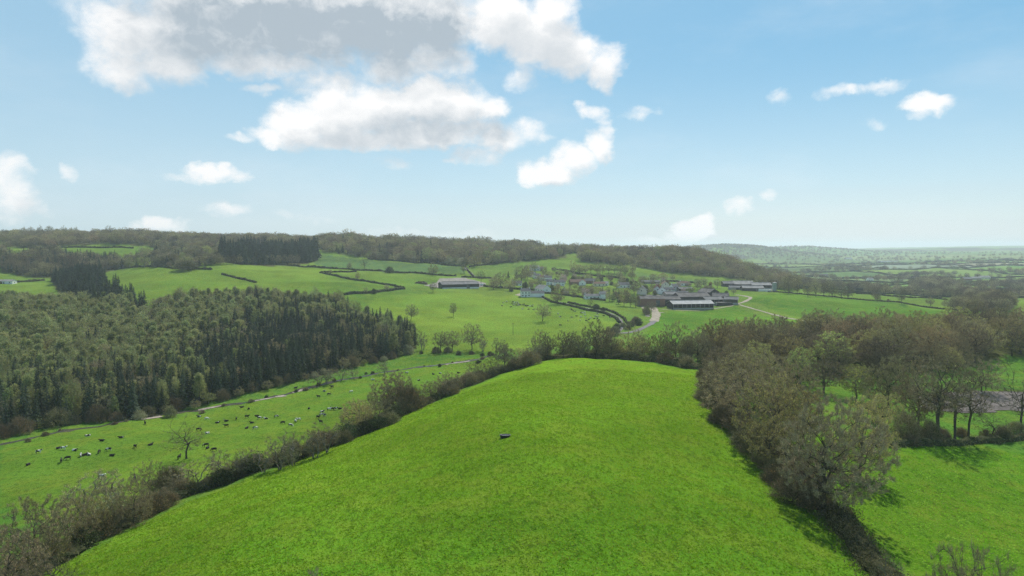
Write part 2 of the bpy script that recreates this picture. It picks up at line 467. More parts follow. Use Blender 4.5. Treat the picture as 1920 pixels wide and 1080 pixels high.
# ------------------------------------------------------------------ ground
TINT = np.empty(GX.shape + (3,), np.float32)
BARE = np.zeros(GX.shape, np.float32)          # 1 = leaf litter under trees / earth
TINT[:] = (.085, .21, .02)
dist = np.hypot(GX, GY)
TINT[dist > 450] = (.13, .235, .028)
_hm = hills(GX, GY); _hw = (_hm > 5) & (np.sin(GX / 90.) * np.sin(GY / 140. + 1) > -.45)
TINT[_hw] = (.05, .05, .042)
FIELDS = []
def field(col, pts, bare=0., world=None):
    poly = np.array(world if world is not None else poly_uv(pts))
    FIELDS.append(poly)
    m = inpoly(GX, GY, poly)
    if col is not None: TINT[m] = col
    BARE[m] = bare
HUMP_W = [(-88,128),(-80,166),(-50,199),(-24,240),(9,283),(40,282),(75,252),(60,180),(57,140),(56,110),(62,85),(60,20),(-60,20),(-95,90)]
field((.108, .235, .003), None, world=HUMP_W)
field((.082, .225, .003), None, world=[(60,20),(64,85),(60,110),(62,140),(70,178),(135,178),(260,178),(300,60)])
field((.125, .235, .014), [(0,950),(110,985),(340,915),(600,835),(830,735),(990,676),(905,668),(720,697),(420,766),(280,786),(0,832)])
field((.165, .28, .022), [(700,556),(830,548),(990,556),(1090,585),(1155,605),(1150,625),(1010,660),(800,655),(780,620),(690,575)])
field((.09, .235, .010), [(1235,585),(1380,575),(1560,614),(1520,640),(1250,650),(1205,630)])
field((.078, .20, .012), [(1400,562),(1450,549),(1600,560),(1790,582),(1700,608),(1560,612)])
field((.07, .155, .05), [(582,472),(700,488),(870,500),(872,512),(805,515),(665,507),(590,497)])
field((.10, .19, .032), [(880,502),(965,491),(985,500),(960,520),(890,518)])
field((.14, .245, .022), [(180,525),(260,502),(400,508),(480,496),(600,504),(645,553),(690,560),(640,575),(480,545),(280,560)])
field((.13, .23, .06), [(1190,512),(1370,527),(1300,530),(1200,520)])
# patchwork of small fields over the plain
_sweep = inpoly(GX, GY, HUMP_W)
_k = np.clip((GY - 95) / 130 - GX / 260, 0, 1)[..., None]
TINT[_sweep] = ((1 - _k) * np.array([.074, .212, .003]) + _k * np.array([.148, .30, .004]))[_sweep]  # pasture's shade-to-light sweep, dark near and right, bright at the brow, painted into the tint
_fr = np.random.default_rng(3)
PLAIN_ROWS = [905, 1000, 1110, 1260, 1450, 1690, 2000, 2380, 2850, 3450, 4200, 5200]
PL = [tuple(1.7 * q for q in c) for c in [(.17,.19,.11),(.05,.075,.03),(.075,.15,.035),(.09,.165,.04),(.10,.16,.06),(.065,.125,.04),(.12,.16,.07),(.08,.17,.035),(.15,.17,.12)]]
PLAIN_COLS = []
for k in range(len(PLAIN_ROWS) - 1):
    y0, y1 = PLAIN_ROWS[k], PLAIN_ROWS[k+1]
    xs = []; x = .36 * y0 + _fr.uniform(0, 60)
    while x < .95 * y1 + 200:
        xs.append(x); x += _fr.uniform(.10, .24) * y0 + 40
    PLAIN_COLS.append(xs)
def plain_y(x, k):
    """wandering line between two rows of fields"""
    y = PLAIN_ROWS[k]
    return y + .05 * y * np.sin(x / (.22 * y) + k * 1.7) + .12 * (x - .6 * y) * math.sin(k * 2.1 + 1)
for k, xs in enumerate(PLAIN_COLS):
    for a, b in zip(xs[:-1], xs[1:]):
        sk = .12 * math.sin(k * 2.1 + 1)
        c = PL[_fr.choice(len(PL), p=[.08,.10,.2,.17,.13,.13,.08,.07,.04])]
        field(tuple(x * _fr.uniform(.85, 1.15) for x in c), None,
              world=[(a, plain_y(a, k)), (b, plain_y(b, k)), (b + sk * 40, plain_y(b, k + 1)), (a + sk * 40, plain_y(a, k + 1))])
def build_ground():
    nr, nc = GX.shape
    V = np.stack([GX, GY, GZ], -1).reshape(-1, 3)
    i, j = np.meshgrid(np.arange(nc - 1), np.arange(nr - 1))
    a = (j * nc + i).ravel()
    T = np.stack([a, a + 1, a + nc + 1, a + nc], 1)[:, ::-1]
    me = tri_mesh('ground', V, T, None, [M_ground], True)
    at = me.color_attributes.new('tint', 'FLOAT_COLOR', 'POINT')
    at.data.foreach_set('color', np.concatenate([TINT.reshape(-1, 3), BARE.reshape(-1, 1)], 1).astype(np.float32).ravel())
    o = ob('ground', me); o['kind'] = 'structure'
    return o
m, t = new_mat('grass_ground'); M_ground = m
c = coords(t)
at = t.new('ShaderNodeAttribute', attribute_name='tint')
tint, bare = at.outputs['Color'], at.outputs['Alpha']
n1 = t.noise(c, .018, 4, .6); n2 = t.noise(c, .13, 4, .6); n3 = t.noise(t.vmath('MULTIPLY', c, (1, .6, 1)), .9, 5, .65); n4 = t.noise(c, 3.2, 3, .6)
n0 = t.noise(c, .0065, 3, .55)
col = t.hsv(tint, t.ramp(n0, .3, .7, .512, .488), .95, t.math('MULTIPLY', t.ramp(n1, .3, .7, .76, 1.14), t.ramp(n0, .3, .7, .88, 1.10)))
yel = t.mix(.5, col, (.22, .255, .03))                     # sun-bleached sward
col = t.mix(t.math('MULTIPLY', t.ramp(n2, .42, .66), .7), col, yel)
dk = t.hsv(col, .508, 1.0, .58)
col = t.mix(t.math('MULTIPLY', t.ramp(n3, .50, .62), .85), col, dk)
straw = t.mix(.6, col, (.34, .33, .10))
col = t.mix(t.math('MULTIPLY', t.ramp(n4, .57, .70), .7), col, straw)
lush = t.hsv(col, .52, 1.0, .62)
col = t.mix(t.math('MULTIPLY', t.ramp(n4, .42, .28), .7), col, lush)
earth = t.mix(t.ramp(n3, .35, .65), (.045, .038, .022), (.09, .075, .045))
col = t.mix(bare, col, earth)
h = t.math('ADD', t.math('MULTIPLY', n3, .6), t.math('MULTIPLY', n4, .35))
d = t.new('ShaderNodeBsdfDiffuse'); t.link(col, d.inputs['Color']); t.link(bump(t, h, 1.0, .9), d.inputs['Normal'])
finish(t, d.outputs[0])
# ------------------------------------------------------------------ vegetation: materials
M_bark = simple_mat('bark', (.085, .072, .055), .95, .35, 2.5)
M_bark_pale = simple_mat('pale_bark', (.2, .18, .15), .95, .3, 2.5)
M_twig = veg_mat('bare_twigs', (.30, .245, .14), (.44, .37, .23), 0, .018, .32)
M_twig_dk = veg_mat('dark_twigs', (.18, .145, .085), (.29, .24, .15), 0, .02, .32)
M_bud_olive = veg_mat('olive_buds', (.40, .37, .10), (.52, .48, .17), .3, .02, .25)
M_bud_rust = veg_mat('rusty_buds', (.38, .24, .10), (.46, .31, .15), .25, .015, .25)
M_bud_green = veg_mat('fresh_leaves', (.30, .36, .09), (.42, .48, .15), .35, .02, .3)
M_willow = veg_mat('silver_green_catkins', (.36, .40, .22), (.5, .53, .34), .3, .015, .2)
M_conifer = veg_mat('conifer_needles', (.055, .072, .048), (.11, .135, .085), .1, .02, .35)
M_larch = veg_mat('young_larch_needles', (.215, .265, .085), (.36, .385, .16), .48, .022, .28)
M_ivy = veg_mat('ivy', (.035, .055, .02), (.08, .11, .04), .1, .02, .25)
M_bramble = veg_mat('bramble', (.10, .115, .045), (.21, .20, .095), .2, .03, .3)
M_red = veg_mat('copper_leaves', (.16, .04, .04), (.22, .07, .06), .25, .01, .15)
M_blossom = veg_mat('pale_pink_blossom', (.45, .33, .32), (.55, .45, .42), .3, .01, .15)

# ------------------------------------------------------------------ vegetation: growing
def sphere_pts(r, n):
    p = r.normal(size=(n, 3)); return p / np.linalg.norm(p, axis=1, keepdims=True)
def crown_points(r, n, c, rad, bias=2.4, flat=.55, lump=.25):
    d = sphere_pts(r, n)
    lobes = sphere_pts(r, 9); amp = r.uniform(-lump, lump, 9)
    f = 1 + np.sum(np.exp(-3.5 * (1 - d @ lobes.T)) * amp, 1)
    q = d * (r.random(n) ** (1 / bias))[:, None] * f[:, None]
    q[:, 2] = np.where(q[:, 2] < 0, q[:, 2] * flat, q[:, 2])
    return q * np.array(rad) + np.array(c)
def skeleton(r, pts, base, bf=.35, step=1.0, wob=.12):
    """limbs: each point, nearest first, joins the tree where that costs least wood and bending"""
    P = [np.array(b, float) for b in base]; par = list(range(-1, len(P) - 1)); pl = [0.0]
    for i in range(1, len(P)): pl.append(pl[-1] + np.linalg.norm(P[i] - P[i-1]))
    pts = pts[np.argsort(np.linalg.norm(pts - P[-1], axis=1))]
    arr = np.zeros((len(P) + len(pts) * 14, 3)); arr[:len(P)] = P
    pla = np.zeros(len(arr)); pla[:len(P)] = pl
    start = max(0, len(P) - 3)
    n = len(P); tips = []
    for q in pts:
        d = np.linalg.norm(arr[start:n] - q, axis=1)
        k = start + int(np.argmin(d + bf * pla[start:n]))
        a = arr[k].copy(); dd = np.linalg.norm(q - a); m = min(10, max(1, int(round(dd / step))))
        prev = k
        for s in range(1, m + 1):
            f = s / m
            pt = a + (q - a) * f
            if s < m: pt = pt + r.normal(size=3) * wob * dd / m; pt[2] += .10 * dd * math.sin(math.pi * f)
            arr[n] = pt; pla[n] = pla[prev] + np.linalg.norm(pt - arr[prev]); par.append(prev); prev = n; n += 1
        tips.append(prev)
    par = np.array(par); arr = arr[:n]
    return arr, par, np.array(tips)
def radii(arr, par, tips, r0=.02, ex=2.25):
    w_ = np.zeros(len(arr)); w_[tips] = 1
    for i in range(len(arr) - 1, 0, -1):
        if w_[i] == 0: w_[i] = 1
        w_[par[i]] += w_[i]
    return r0 * w_ ** (1 / ex)
def tree_meshes(name, seed, H, rad, trunk=.22, n=260, sprays=22, tw=1.0, tww=.055, bud=0, budsize=.22, mats=None, stems=1, bf=.35,
                lump=.25, bias=2.4, flat=.55, ivy=0, r0=.022, up=.35, single=False):
    """trunk with limbs, and a crown of fine twigs with buds"""
    r = np.random.default_rng(seed)
    rx, ry = rad; ch = H * (1 - trunk * .75)
    cz = H - ch * .58
    tk, cr = Geo(), Geo()
    allt = []
    for s in range(stems):
        off = np.array([0, 0, 0.]) if stems == 1 else np.array([*(r.normal(size=2) * .25 * rx / 2), 0])
        lean = r.normal(size=2) * (.05 if stems == 1 else .35) * rx
        nn = n // stems
        if stems == 1:
            pts = crown_points(r, nn, (lean[0], lean[1], cz), (rx * .93, ry * .93, ch * .56), bias, flat, lump)
        else:
            pts = crown_points(r, nn, (lean[0] * 1.3, lean[1] * 1.3, cz), (rx * .65, ry * .65, ch * .56), bias, flat * 1.3, lump)
        ht = H * trunk
        k = max(3, int(ht / 1.2))
        base = [off + np.array([lean[0] * .35 * f, lean[1] * .35 * f, ht * f]) + (r.normal(size=3) * .06 * ht / k if 0 < f else 0) for f in np.linspace(0, 1, k)]
        base[0][2] = -.6
        extra = [base[-1] + (np.array([lean[0], lean[1], H * .62]) - base[-1]) * f + r.normal(size=3) * .25 for f in (.3, .6, .9)]
        arr, par, tips = skeleton(r, pts, base + extra, bf, step=max(.8, H / 14))
        rd = radii(arr, par, tips, r0)
        rd[0] *= 1.35
        e = np.arange(1, len(arr)); big = rd[e] > .06
        tk.tubes(arr[par[e[big]]], arr[e[big]], rd[par[e[big]]] * .92, rd[e[big]], 6)
        sm = ~big
        tk.tubes(arr[par[e[sm]]], arr[e[sm]], np.minimum(rd[par[e[sm]]], .06), np.maximum(rd[e[sm]] * .8, .012), 3)
        # twig sprays at every thin node
        thin = np.where((rd < .05) & (r.random(len(rd)) < .86))[0]
        P = np.repeat(arr[thin], sprays, 0)
        o = P - np.array([lean[0] * .6, lean[1] * .6, H * trunk * 1.05]); o /= np.linalg.norm(o, axis=1, keepdims=True) + 1e-9
        D = o * .7 + r.normal(size=P.shape) * .6; D[:, 2] += up
        D /= np.linalg.norm(D, axis=1, keepdims=True)
        L = r.uniform(.45, 1.15, len(P)) * tw
        P = P + r.normal(size=P.shape) * .2 * tw
        cr.ribbons(P, D * L[:, None], tww * r.uniform(.6, 1.3, len(P)), 0, r)
        if bud:
            B = P + D * (L * r.uniform(.35, 1.0, len(P)))[:, None]
            sel = r.random(len(P)) < bud
            cr.cards(B[sel], budsize * r.uniform(.6, 1.3, sel.sum()), 1, None, r)
        if ivy:
            nodes = np.where(rd > .10)[0]; nodes = nodes[arr[nodes, 2] < H * .6]
            Q = np.repeat(arr[nodes], ivy, 0); Q = Q + r.normal(size=Q.shape) * np.array([.38, .38, .5])
            cr.cards(Q, .26, 2, None, r)
    mats = mats or (M_bark, M_twig, M_bud_olive)
    a = tk.mesh(name + '_trunk', [mats[0]])
    b = cr.mesh(name + '_crown', [mats[1], mats[2], M_ivy])
    return a, b
def leafy_meshes(name, seed, H, rad, clumps=120, per=14, size=.35, mats=None, twigs=6, stems=5, low=.0, shape='dome', tww=.05, leafmix=1.0):
    """rounded shrub or young broad tree: stems and a clumped crown of leaf facets and twigs"""
    r = np.random.default_rng(seed)
    tk, cr = Geo(), Geo()
    d = sphere_pts(r, clumps); d[:, 2] = np.abs(d[:, 2]) * 1.0 - low
    rr = r.random(clumps) ** .33
    lobes = sphere_pts(r, 7); amp = r.uniform(-.28, .28, 7)
    f = 1 + np.sum(np.exp(-3 * (1 - d @ lobes.T)) * amp, 1)
    if shape == 'dome':
        C = d * (rr * f)[:, None] * np.array([rad, rad, H * .86]) + np.array([0, 0, H * .07])
        C[:, 2] = np.clip(C[:, 2], .15, None)
    else:                                       # 'spire': narrow conical crown
        z = r.random(clumps) ** .9
        ang = r.random(clumps) * 6.283
        ro = rad * (1.03 - z) ** .5 * np.sqrt(r.uniform(.15, 1, clumps)) * (1 + .2 * np.sin(3 * ang + seed))
        C = np.stack([ro * np.cos(ang), ro * np.sin(ang), H * (.28 + .72 * z)], 1)
    out = C - np.array([0, 0, H * (.1 if shape == 'dome' else .35)]); out /= np.linalg.norm(out, axis=1, keepdims=True) + 1e-9
    cs = rad * .24 if shape == 'dome' else rad * .26
    P = np.repeat(C, per, 0) + r.normal(size=(clumps * per, 3)) * cs * .6 + np.repeat(out, per, 0) * cs * .3
    P[:, 2] = np.maximum(P[:, 2], .08)
    sel = r.random(len(P)) < leafmix
    cr.cards(P[sel], size * r.uniform(.6, 1.35, sel.sum()), 1, None, r)
    if twigs:
        A = np.repeat(C, twigs, 0) + r.normal(size=(clumps * twigs, 3)) * cs * .4
        D = np.repeat(out, twigs, 0) * .8 + r.normal(size=A.shape) * .5; D[:, 2] += .35
        D *= (r.uniform(.5, 1.3, len(A)) * max(.8, rad * .32))[:, None]
        cr.ribbons(A, D, tww, 0, r)
    if shape == 'dome':
        for s in range(stems):
            q = C[r.integers(clumps)]
            b = np.array([*(r.normal(size=2) * rad * .12), -.4]); mid = (b + q) / 2 + r.normal(size=3) * .2
            tk.tubes([b, mid], [mid, q], [.09 + .008 * H, .07], [.07, .03], 4)
    else:
        tk.tubes([[0, 0, -.5], [0, 0, H * .5]], [[.1, 0, H * .5], [0, 0, H * .97]], [.008 * H + .05, .006 * H + .02], [.006 * H + .02, .02], 5)
    mats = mats or (M_bark, M_twig, M_larch)
    return tk.mesh(name + '_trunk', [mats[0]]), cr.mesh(name + '_crown', [mats[1], mats[2]])
def conifer_meshes(name, seed, H, rad, whorls=26, per=10, low=.12, mat=None):
    r = np.random.default_rng(seed)
    tk, cr = Geo(), Geo()
    tk.tubes([[0, 0, -.5], [0, 0, H * .5]], [[0, 0, H * .5], [0, 0, H]], [.012 * H, .008 * H], [.008 * H, .015], 6)
    A, D, W = [], [], []
    for i in range(whorls):
        z = low + (1 - low) * (i / whorls) ** .95
        Rr = rad * (1.02 - z) ** .75 * r.uniform(.85, 1.1)
        for j in range(per):
            a = r.random() * 6.283; L = Rr * r.uniform(.6, 1.12) + .15
            o = np.array([math.cos(a), math.sin(a), 0])
            p0 = np.array([0, 0, H * z + r.normal() * .2])
            for s in range(5):                  # drooping sprays along the bough
                f = (s + .3) / 5
                p = p0 + o * L * f * .8 + np.array([0, 0, .12 * L * f - .35 * L * f * f])
                sd_ = np.cross(o, [0, 0, 1]) * r.choice([-1, 1]) * r.uniform(.2, .8)
                dd = o * r.uniform(.5, 1) + sd_ + np.array([0, 0, r.uniform(-.55, -.05)])
                A.append(p); D.append(dd * L * .34); W.append(.22 * L + .12)
    cr.ribbons(np.array(A), np.array(D), np.array(W) * .8, 0, r)
    n = 40                                      # leading shoot
    A = np.stack([np.zeros(n), np.zeros(n), r.uniform(.86, 1.0, n) * H], 1)
    D = r.normal(size=(n, 3)) * .35; D[:, 2] = r.uniform(-.1, .5, n)
    cr.ribbons(A, D, .2, 0, r)
    return tk.mesh(name + '_trunk', [M_bark]), cr.mesh(name + '_crown', [mat or M_conifer])

PROTO = {}
def proto(kind, cat, *variants):
    """variants: (trunk mesh, crown mesh, nominal height, nominal radius)"""
    PROTO[kind] = (cat, variants)
OAKM = (M_bark, M_twig, M_bud_olive)
def fam(kind, cat, fn, seeds, H, rad, **kw):
    vs = []
    for s in seeds:
        a, b = fn(kind, s, H, rad, **kw)
        vs.append((a, b, H, rad[0] if isinstance(rad, tuple) else rad))
    proto(kind, cat, *vs)
M_oak_twig = veg_mat('oak_twigs', (.29, .235, .15), (.46, .385, .26), 0, .005, .05)
fam('great_oak', 'tree', tree_meshes, [1], 20, (10.5, 10.0), trunk=.05, n=950, sprays=42, tw=1.0, tww=.08, bud=.05, budsize=.2, mats=(M_bark, M_oak_twig, M_bud_olive), lump=.3, ivy=8)
fam('bare_oak', 'tree', tree_meshes, [2, 3, 4], 13, (7.4, 7.2), trunk=.09, n=380, sprays=24, tw=.9, tww=.055, bud=.03, mats=OAKM, lump=.35)
fam('olive_oak', 'tree', tree_meshes, [5, 6, 7], 13, (7.2, 7.0), trunk=.08, n=380, sprays=24, tw=.9, tww=.055, bud=.45, budsize=.25, mats=OAKM, lump=.35)
fam('broad_oak', 'tree', tree_meshes, [51, 52, 53], 15, (8.6, 8.4), trunk=.05, n=560, sprays=32, tw=.95, tww=.07, bud=.10, budsize=.22, mats=OAKM, lump=.35)
fam('golden_oak', 'tree', tree_meshes, [54, 55], 15, (8.0, 8.0), trunk=.05, n=480, sprays=30, tw=.95, tww=.065, bud=.5, budsize=.26, mats=OAKM, lump=.35)
fam('rust_tree', 'tree', tree_meshes, [8, 9], 13, (6.8, 6.8), trunk=.08, n=340, sprays=26, tw=.9, tww=.055, bud=.4, budsize=.22, mats=(M_bark, M_twig, M_bud_rust), lump=.3)
fam('dark_tree', 'tree', tree_meshes, [10, 11, 12], 14, (6.6, 6.6), trunk=.08, n=360, sprays=26, tw=.9, tww=.06, bud=.02, mats=(M_bark, M_twig_dk, M_bud_rust), lump=.3)
fam('slender_ash', 'tree', tree_meshes, [13, 14, 15, 16], 10, (2.6, 2.6), trunk=.14, n=150, sprays=20, tw=.75, tww=.045, bud=.03, mats=(M_bark_pale, M_twig, M_bud_olive), stems=3, up=.9, bf=.15)
fam('tall_alder', 'tree', tree_meshes, [17, 18], 18, (5.0, 5.0), trunk=.38, n=320, sprays=20, tw=.9, tww=.055, bud=.02, mats=(M_bark, M_twig, M_bud_olive), lump=.4, ivy=7)
fam('sparse_tree', 'tree', tree_meshes, [19, 20], 11, (5.3, 5.3), trunk=.2, n=190, sprays=9, tw=.75, tww=.045, mats=(M_bark, M_twig_dk, M_bud_olive), lump=.4)
fam('budding_tree', 'tree', tree_meshes, [21, 22], 12, (4.2, 4.2), trunk=.14, n=220, sprays=14, tw=.85, tww=.045, bud=.85, budsize=.28, mats=(M_bark_pale, M_twig, M_bud_green), up=.6)
fam('willow_bush', 'tree', leafy_meshes, [23, 24], 6, 3.3, clumps=150, per=18, size=.24, mats=(M_bark_pale, M_twig, M_willow), twigs=14, tww=.04)
fam('brown_bush', 'bush', leafy_meshes, [25, 26, 27], 5, 3.0, clumps=170, per=9, size=.2, mats=(M_bark, M_twig_dk, M_bud_rust), twigs=34, tww=.045, leafmix=.6)
fam('olive_bush', 'bush', leafy_meshes, [28, 29, 30], 5, 3.0, clumps=170, per=15, size=.24, mats=(M_bark, M_twig, M_bramble), twigs=20, tww=.045)
fam('conifer', 'conifer', conifer_meshes, [31, 32, 33, 45], 18, 3.8, whorls=24, per=11)
fam('larch', 'tree', leafy_meshes, [34, 35, 36, 37], 14, 3.1, clumps=150, per=14, size=.45, mats=(M_bark, M_twig, M_larch), twigs=5, shape='spire', tww=.06)
fam('round_larch', 'tree', leafy_meshes, [56, 57, 58], 12, 3.8, clumps=220, per=12, size=.42, mats=(M_bark, M_twig, M_larch), twigs=9, tww=.06)
fam('grey_tree', 'tree', tree_meshes, [38, 39, 40], 12, (5.6, 5.6), trunk=.06, n=220, sprays=18, tw=1.0, tww=.075, bud=.15, budsize=.3, mats=(M_bark, M_twig, M_bud_olive), lump=.3)
fam('copper_tree', 'tree', leafy_meshes, [41], 8, 4, clumps=140, per=16, size=.4, mats=(M_bark, M_twig, M_red), twigs=4)
fam('blossom_tree', 'tree', leafy_meshes, [42], 6, 3, clumps=110, per=14, size=.35, mats=(M_bark, M_twig, M_blossom), twigs=6)
fam('dark_bush', 'bush', leafy_meshes, [43, 44], 5, 3, clumps=150, per=18, size=.3, mats=(M_bark, M_twig_dk, M_ivy), twigs=8)


def merged(a, b):
    """trunk and crown of a plant as one mesh, for plants too far off to show parts"""
    Vs, Ts, Ms, mats, n = [], [], [], [], 0
    for me in (a, b):
        v = np.empty(len(me.vertices) * 3, np.float32); me.vertices.foreach_get('co', v)
        k = np.empty(len(me.loops), np.int32); me.loops.foreach_get('vertex_index', k)
        q = np.empty(len(me.polygons), np.int32); me.polygons.foreach_get('material_index', q)
        Vs.append(v.reshape(-1, 3)); Ts.append(k.reshape(-1, 3) + n); Ms.append(q + len(mats)); n += len(me.vertices)
        mats += list(me.materials)
    return tri_mesh(a.name.replace('_trunk', ''), np.concatenate(Vs), np.concatenate(Ts), np.concatenate(Ms), mats)
MERGED = {k: [merged(a, b) for a, b, _, _ in vs] for k, (c, vs) in PROTO.items()}
_pr = np.random.default_rng(77)
def plant(name, kind, p, height, width=None, rz=None, variant=None, parts=True, label=None, cat=None, group=None, tilt=0.):
    """a tree standing at p: an empty at its foot > trunk, crown (one mesh where it is too far off to show parts)"""
    c, vs = PROTO[kind]
    i = int(_pr.integers(len(vs))) if variant is None else variant % len(vs)
    a, b, H0, R0 = vs[i]
    sz = height / H0; sx = sz if width is None else (width / 2) / R0
    sx = min(max(sx, sz * .55), sz * 1.9)
    rz = _pr.random() * 6.28 if rz is None else rz
    o = bpy.data.objects.new(name, None if parts else MERGED[kind][i]); COL.objects.link(o)
    o.location = [float(x) for x in p]; o.rotation_euler = (tilt * math.sin(rz), tilt * math.cos(rz), rz); o.scale = (sx, sx, sz)
    if parts: ob('trunk', a, o); ob('crown', b, o)
    return tag(o, label, cat or c, group)
_protocol = {}
def stuff(name, kinds, P, H, label, cat, seed=0, wide=1.0):
    """a far wood that reads as one mass: one object whose points carry whole trees"""
    r = np.random.default_rng(seed)
    key = tuple(kinds)
    if key not in _protocol:
        pc = bpy.data.collections.new('stock_' + kinds[0])
        hs = []
        for k in kinds:
            for i, me in enumerate(MERGED[k]):
                o = bpy.data.objects.new('%02d_%s' % (len(hs), k), me); pc.objects.link(o); hs.append(PROTO[k][1][i][2])
        _protocol[key] = (pc, np.array(hs))
    pc, hs = _protocol[key]
    n = len(P)
    me = bpy.data.meshes.new(name); me.vertices.add(n); me.vertices.foreach_set('co', np.asarray(P, np.float32).ravel())
    idx = r.integers(len(hs), size=n)
    H = np.broadcast_to(np.asarray(H, float), (n,))
    sz = H / hs[idx]
    def at(nm, ty, arr):
        q = me.attributes.new(nm, ty, 'POINT')
        q.data.foreach_set('vector' if ty == 'FLOAT_VECTOR' else 'value', np.asarray(arr).ravel())
    at('idx', 'INT', idx.astype(np.int32))
    at('siz', 'FLOAT_VECTOR', np.stack([sz * wide, sz * wide, sz], 1).astype(np.float32))
    at('rot', 'FLOAT_VECTOR', np.stack([np.zeros(n), np.zeros(n), r.random(n) * 6.283], 1).astype(np.float32))
    o = ob(name, me)
    g = bpy.data.node_groups.new(name + '_trees', 'GeometryNodeTree'); g.is_modifier = True
    g.interface.new_socket('Geometry', in_out='INPUT', socket_type='NodeSocketGeometry')
    g.interface.new_socket('Geometry', in_out='OUTPUT', socket_type='NodeSocketGeometry')
    N = g.nodes; gi = N.new('NodeGroupInput'); go = N.new('NodeGroupOutput')
    ci = N.new('GeometryNodeCollectionInfo'); ci.inputs['Collection'].default_value = pc
    ci.inputs['Separate Children'].default_value = True; ci.inputs['Reset Children'].default_value = True
    ip = N.new('GeometryNodeInstanceOnPoints'); ip.inputs['Pick Instance'].default_value = True
    def na(nm, ty):
        q = N.new('GeometryNodeInputNamedAttribute'); q.data_type = ty; q.inputs['Name'].default_value = nm; return q.outputs[0]
    L = g.links.new
    L(gi.outputs[0], ip.inputs['Points']); L(ci.outputs[0], ip.inputs['Instance'])
    L(na('idx', 'INT'), ip.inputs['Instance Index']); L(na('siz', 'FLOAT_VECTOR'), ip.inputs['Scale'])
    er = N.new('FunctionNodeEulerToRotation'); L(na('rot', 'FLOAT_VECTOR'), er.inputs[0]); L(er.outputs[0], ip.inputs['Rotation'])
    L(ip.outputs[0], go.inputs[0])
    md = o.modifiers.new('trees', 'NODES'); md.node_group = g
    return tag(o, label, cat, None, 'stuff')
# ------------------------------------------------------------------ hedges, lanes, stream
def resample(P, step):
    P = np.asarray(P, float)[:, :2]
    d = np.concatenate([[0], np.cumsum(np.hypot(*np.diff(P, axis=0).T))])
    n = max(2, int(d[-1] / step) + 1); s = np.linspace(0, d[-1], n)
    return np.stack([np.interp(s, d, P[:, 0]), np.interp(s, d, P[:, 1])], 1)
def smooth_line(P, it=2):
    P = np.asarray(P, float)[:, :2]
    for _ in range(it):
        Q = [P[0]]
        for a, b in zip(P[:-1], P[1:]): Q += [a * .75 + b * .25, a * .25 + b * .75]
        P = np.array(Q + [P[-1]])
    return P
def normals(P):
    T = np.gradient(P, axis=0); T /= np.linalg.norm(T, axis=1, keepdims=True) + 1e-9
    return np.stack([-T[:, 1], T[:, 0]], 1)
def hedge(P, w, h, label, seed=0, dens=0, core=None, leaf=None, group=None, ragged=.25, leafsize=.25, name='hedge', step=None):
    """a hedge along ground points P: lumpy body, leaves and twigs over it"""
    r = np.random.default_rng(seed + 900)
    step = step or max(.8, w * .6)
    P = resample(P, step); n = len(P); N = normals(P)
    P = P + N * (r.normal(size=(n, 1)) * w * .10)
    ang = np.linspace(0, math.pi, 7); m = len(ang)
    hh = h * (1 + ragged * r.normal(size=n)).clip(.45, 1.8)
    if n > 4: hh = np.convolve(np.pad(hh, 1, 'edge'), [.25, .5, .25], 'valid')
    ww = w * (1 + ragged * .6 * r.normal(size=n)).clip(.5, 1.6)
    z0 = Hh(P[:, 0], P[:, 1])
    V = np.zeros((n, m, 3))
    for k, a in enumerate(ang):
        c = math.copysign(abs(math.cos(a)) ** .7, math.cos(a)); s_ = math.sin(a) ** .7
        off = (ww * .5 * c * (1 + .18 * r.normal(size=n)))[:, None]
        xy = P + N * off
        V[:, k, :2] = xy
        V[:, k, 2] = (Hh(xy[:, 0], xy[:, 1]) - .3 if k in (0, m - 1) else z0 + hh * s_ * (1 + .12 * r.normal(size=n)))
    i, k = np.meshgrid(np.arange(n - 1), np.arange(m - 1), indexing='ij')
    a = (i * m + k).ravel()
    g = Geo(); g.add(V.reshape(-1, 3), np.stack([a, a + 1, a + m + 1, a + m], 1), 0)
    for e in (0, n - 1): g.add(V[e], [[0, q, q + 1] for q in range(1, m - 1)], 0)
    if dens:
        q = int(dens * n * step)
        i = r.integers(n, size=q); a = r.random(q) * math.pi
        c = np.cos(a) * r.uniform(.8, 1.25, q); s_ = np.sin(a) * r.uniform(.8, 1.2, q)
        xy = P[i] + N[i] * (ww[i] * .5 * c)[:, None] + r.normal(size=(q, 2)) * step * .4
        Q = np.column_stack([xy, Hh(xy[:, 0], xy[:, 1]) + np.maximum(.05, hh[i] * s_)])
        g.cards(Q, leafsize * r.uniform(.6, 1.5, q), 1, None, r)
        k = q // 2
        D = r.normal(size=(k, 3)) * .5; D[:, 2] = np.abs(D[:, 2]) + .5
        g.ribbons(Q[:k], D * r.uniform(.4, 1.2, (k, 1)) * min(1.2, h * .35), .05, 2, r)
    o = ob(name, g.mesh(name, [core or M_hedge, leaf or M_bramble, M_twig]))
    return tag(o, label, 'hedge', group)
M_hedge = veg_mat('hedge_body', (.035, .042, .02), (.075, .075, .04), 0, .02, .25, .8)
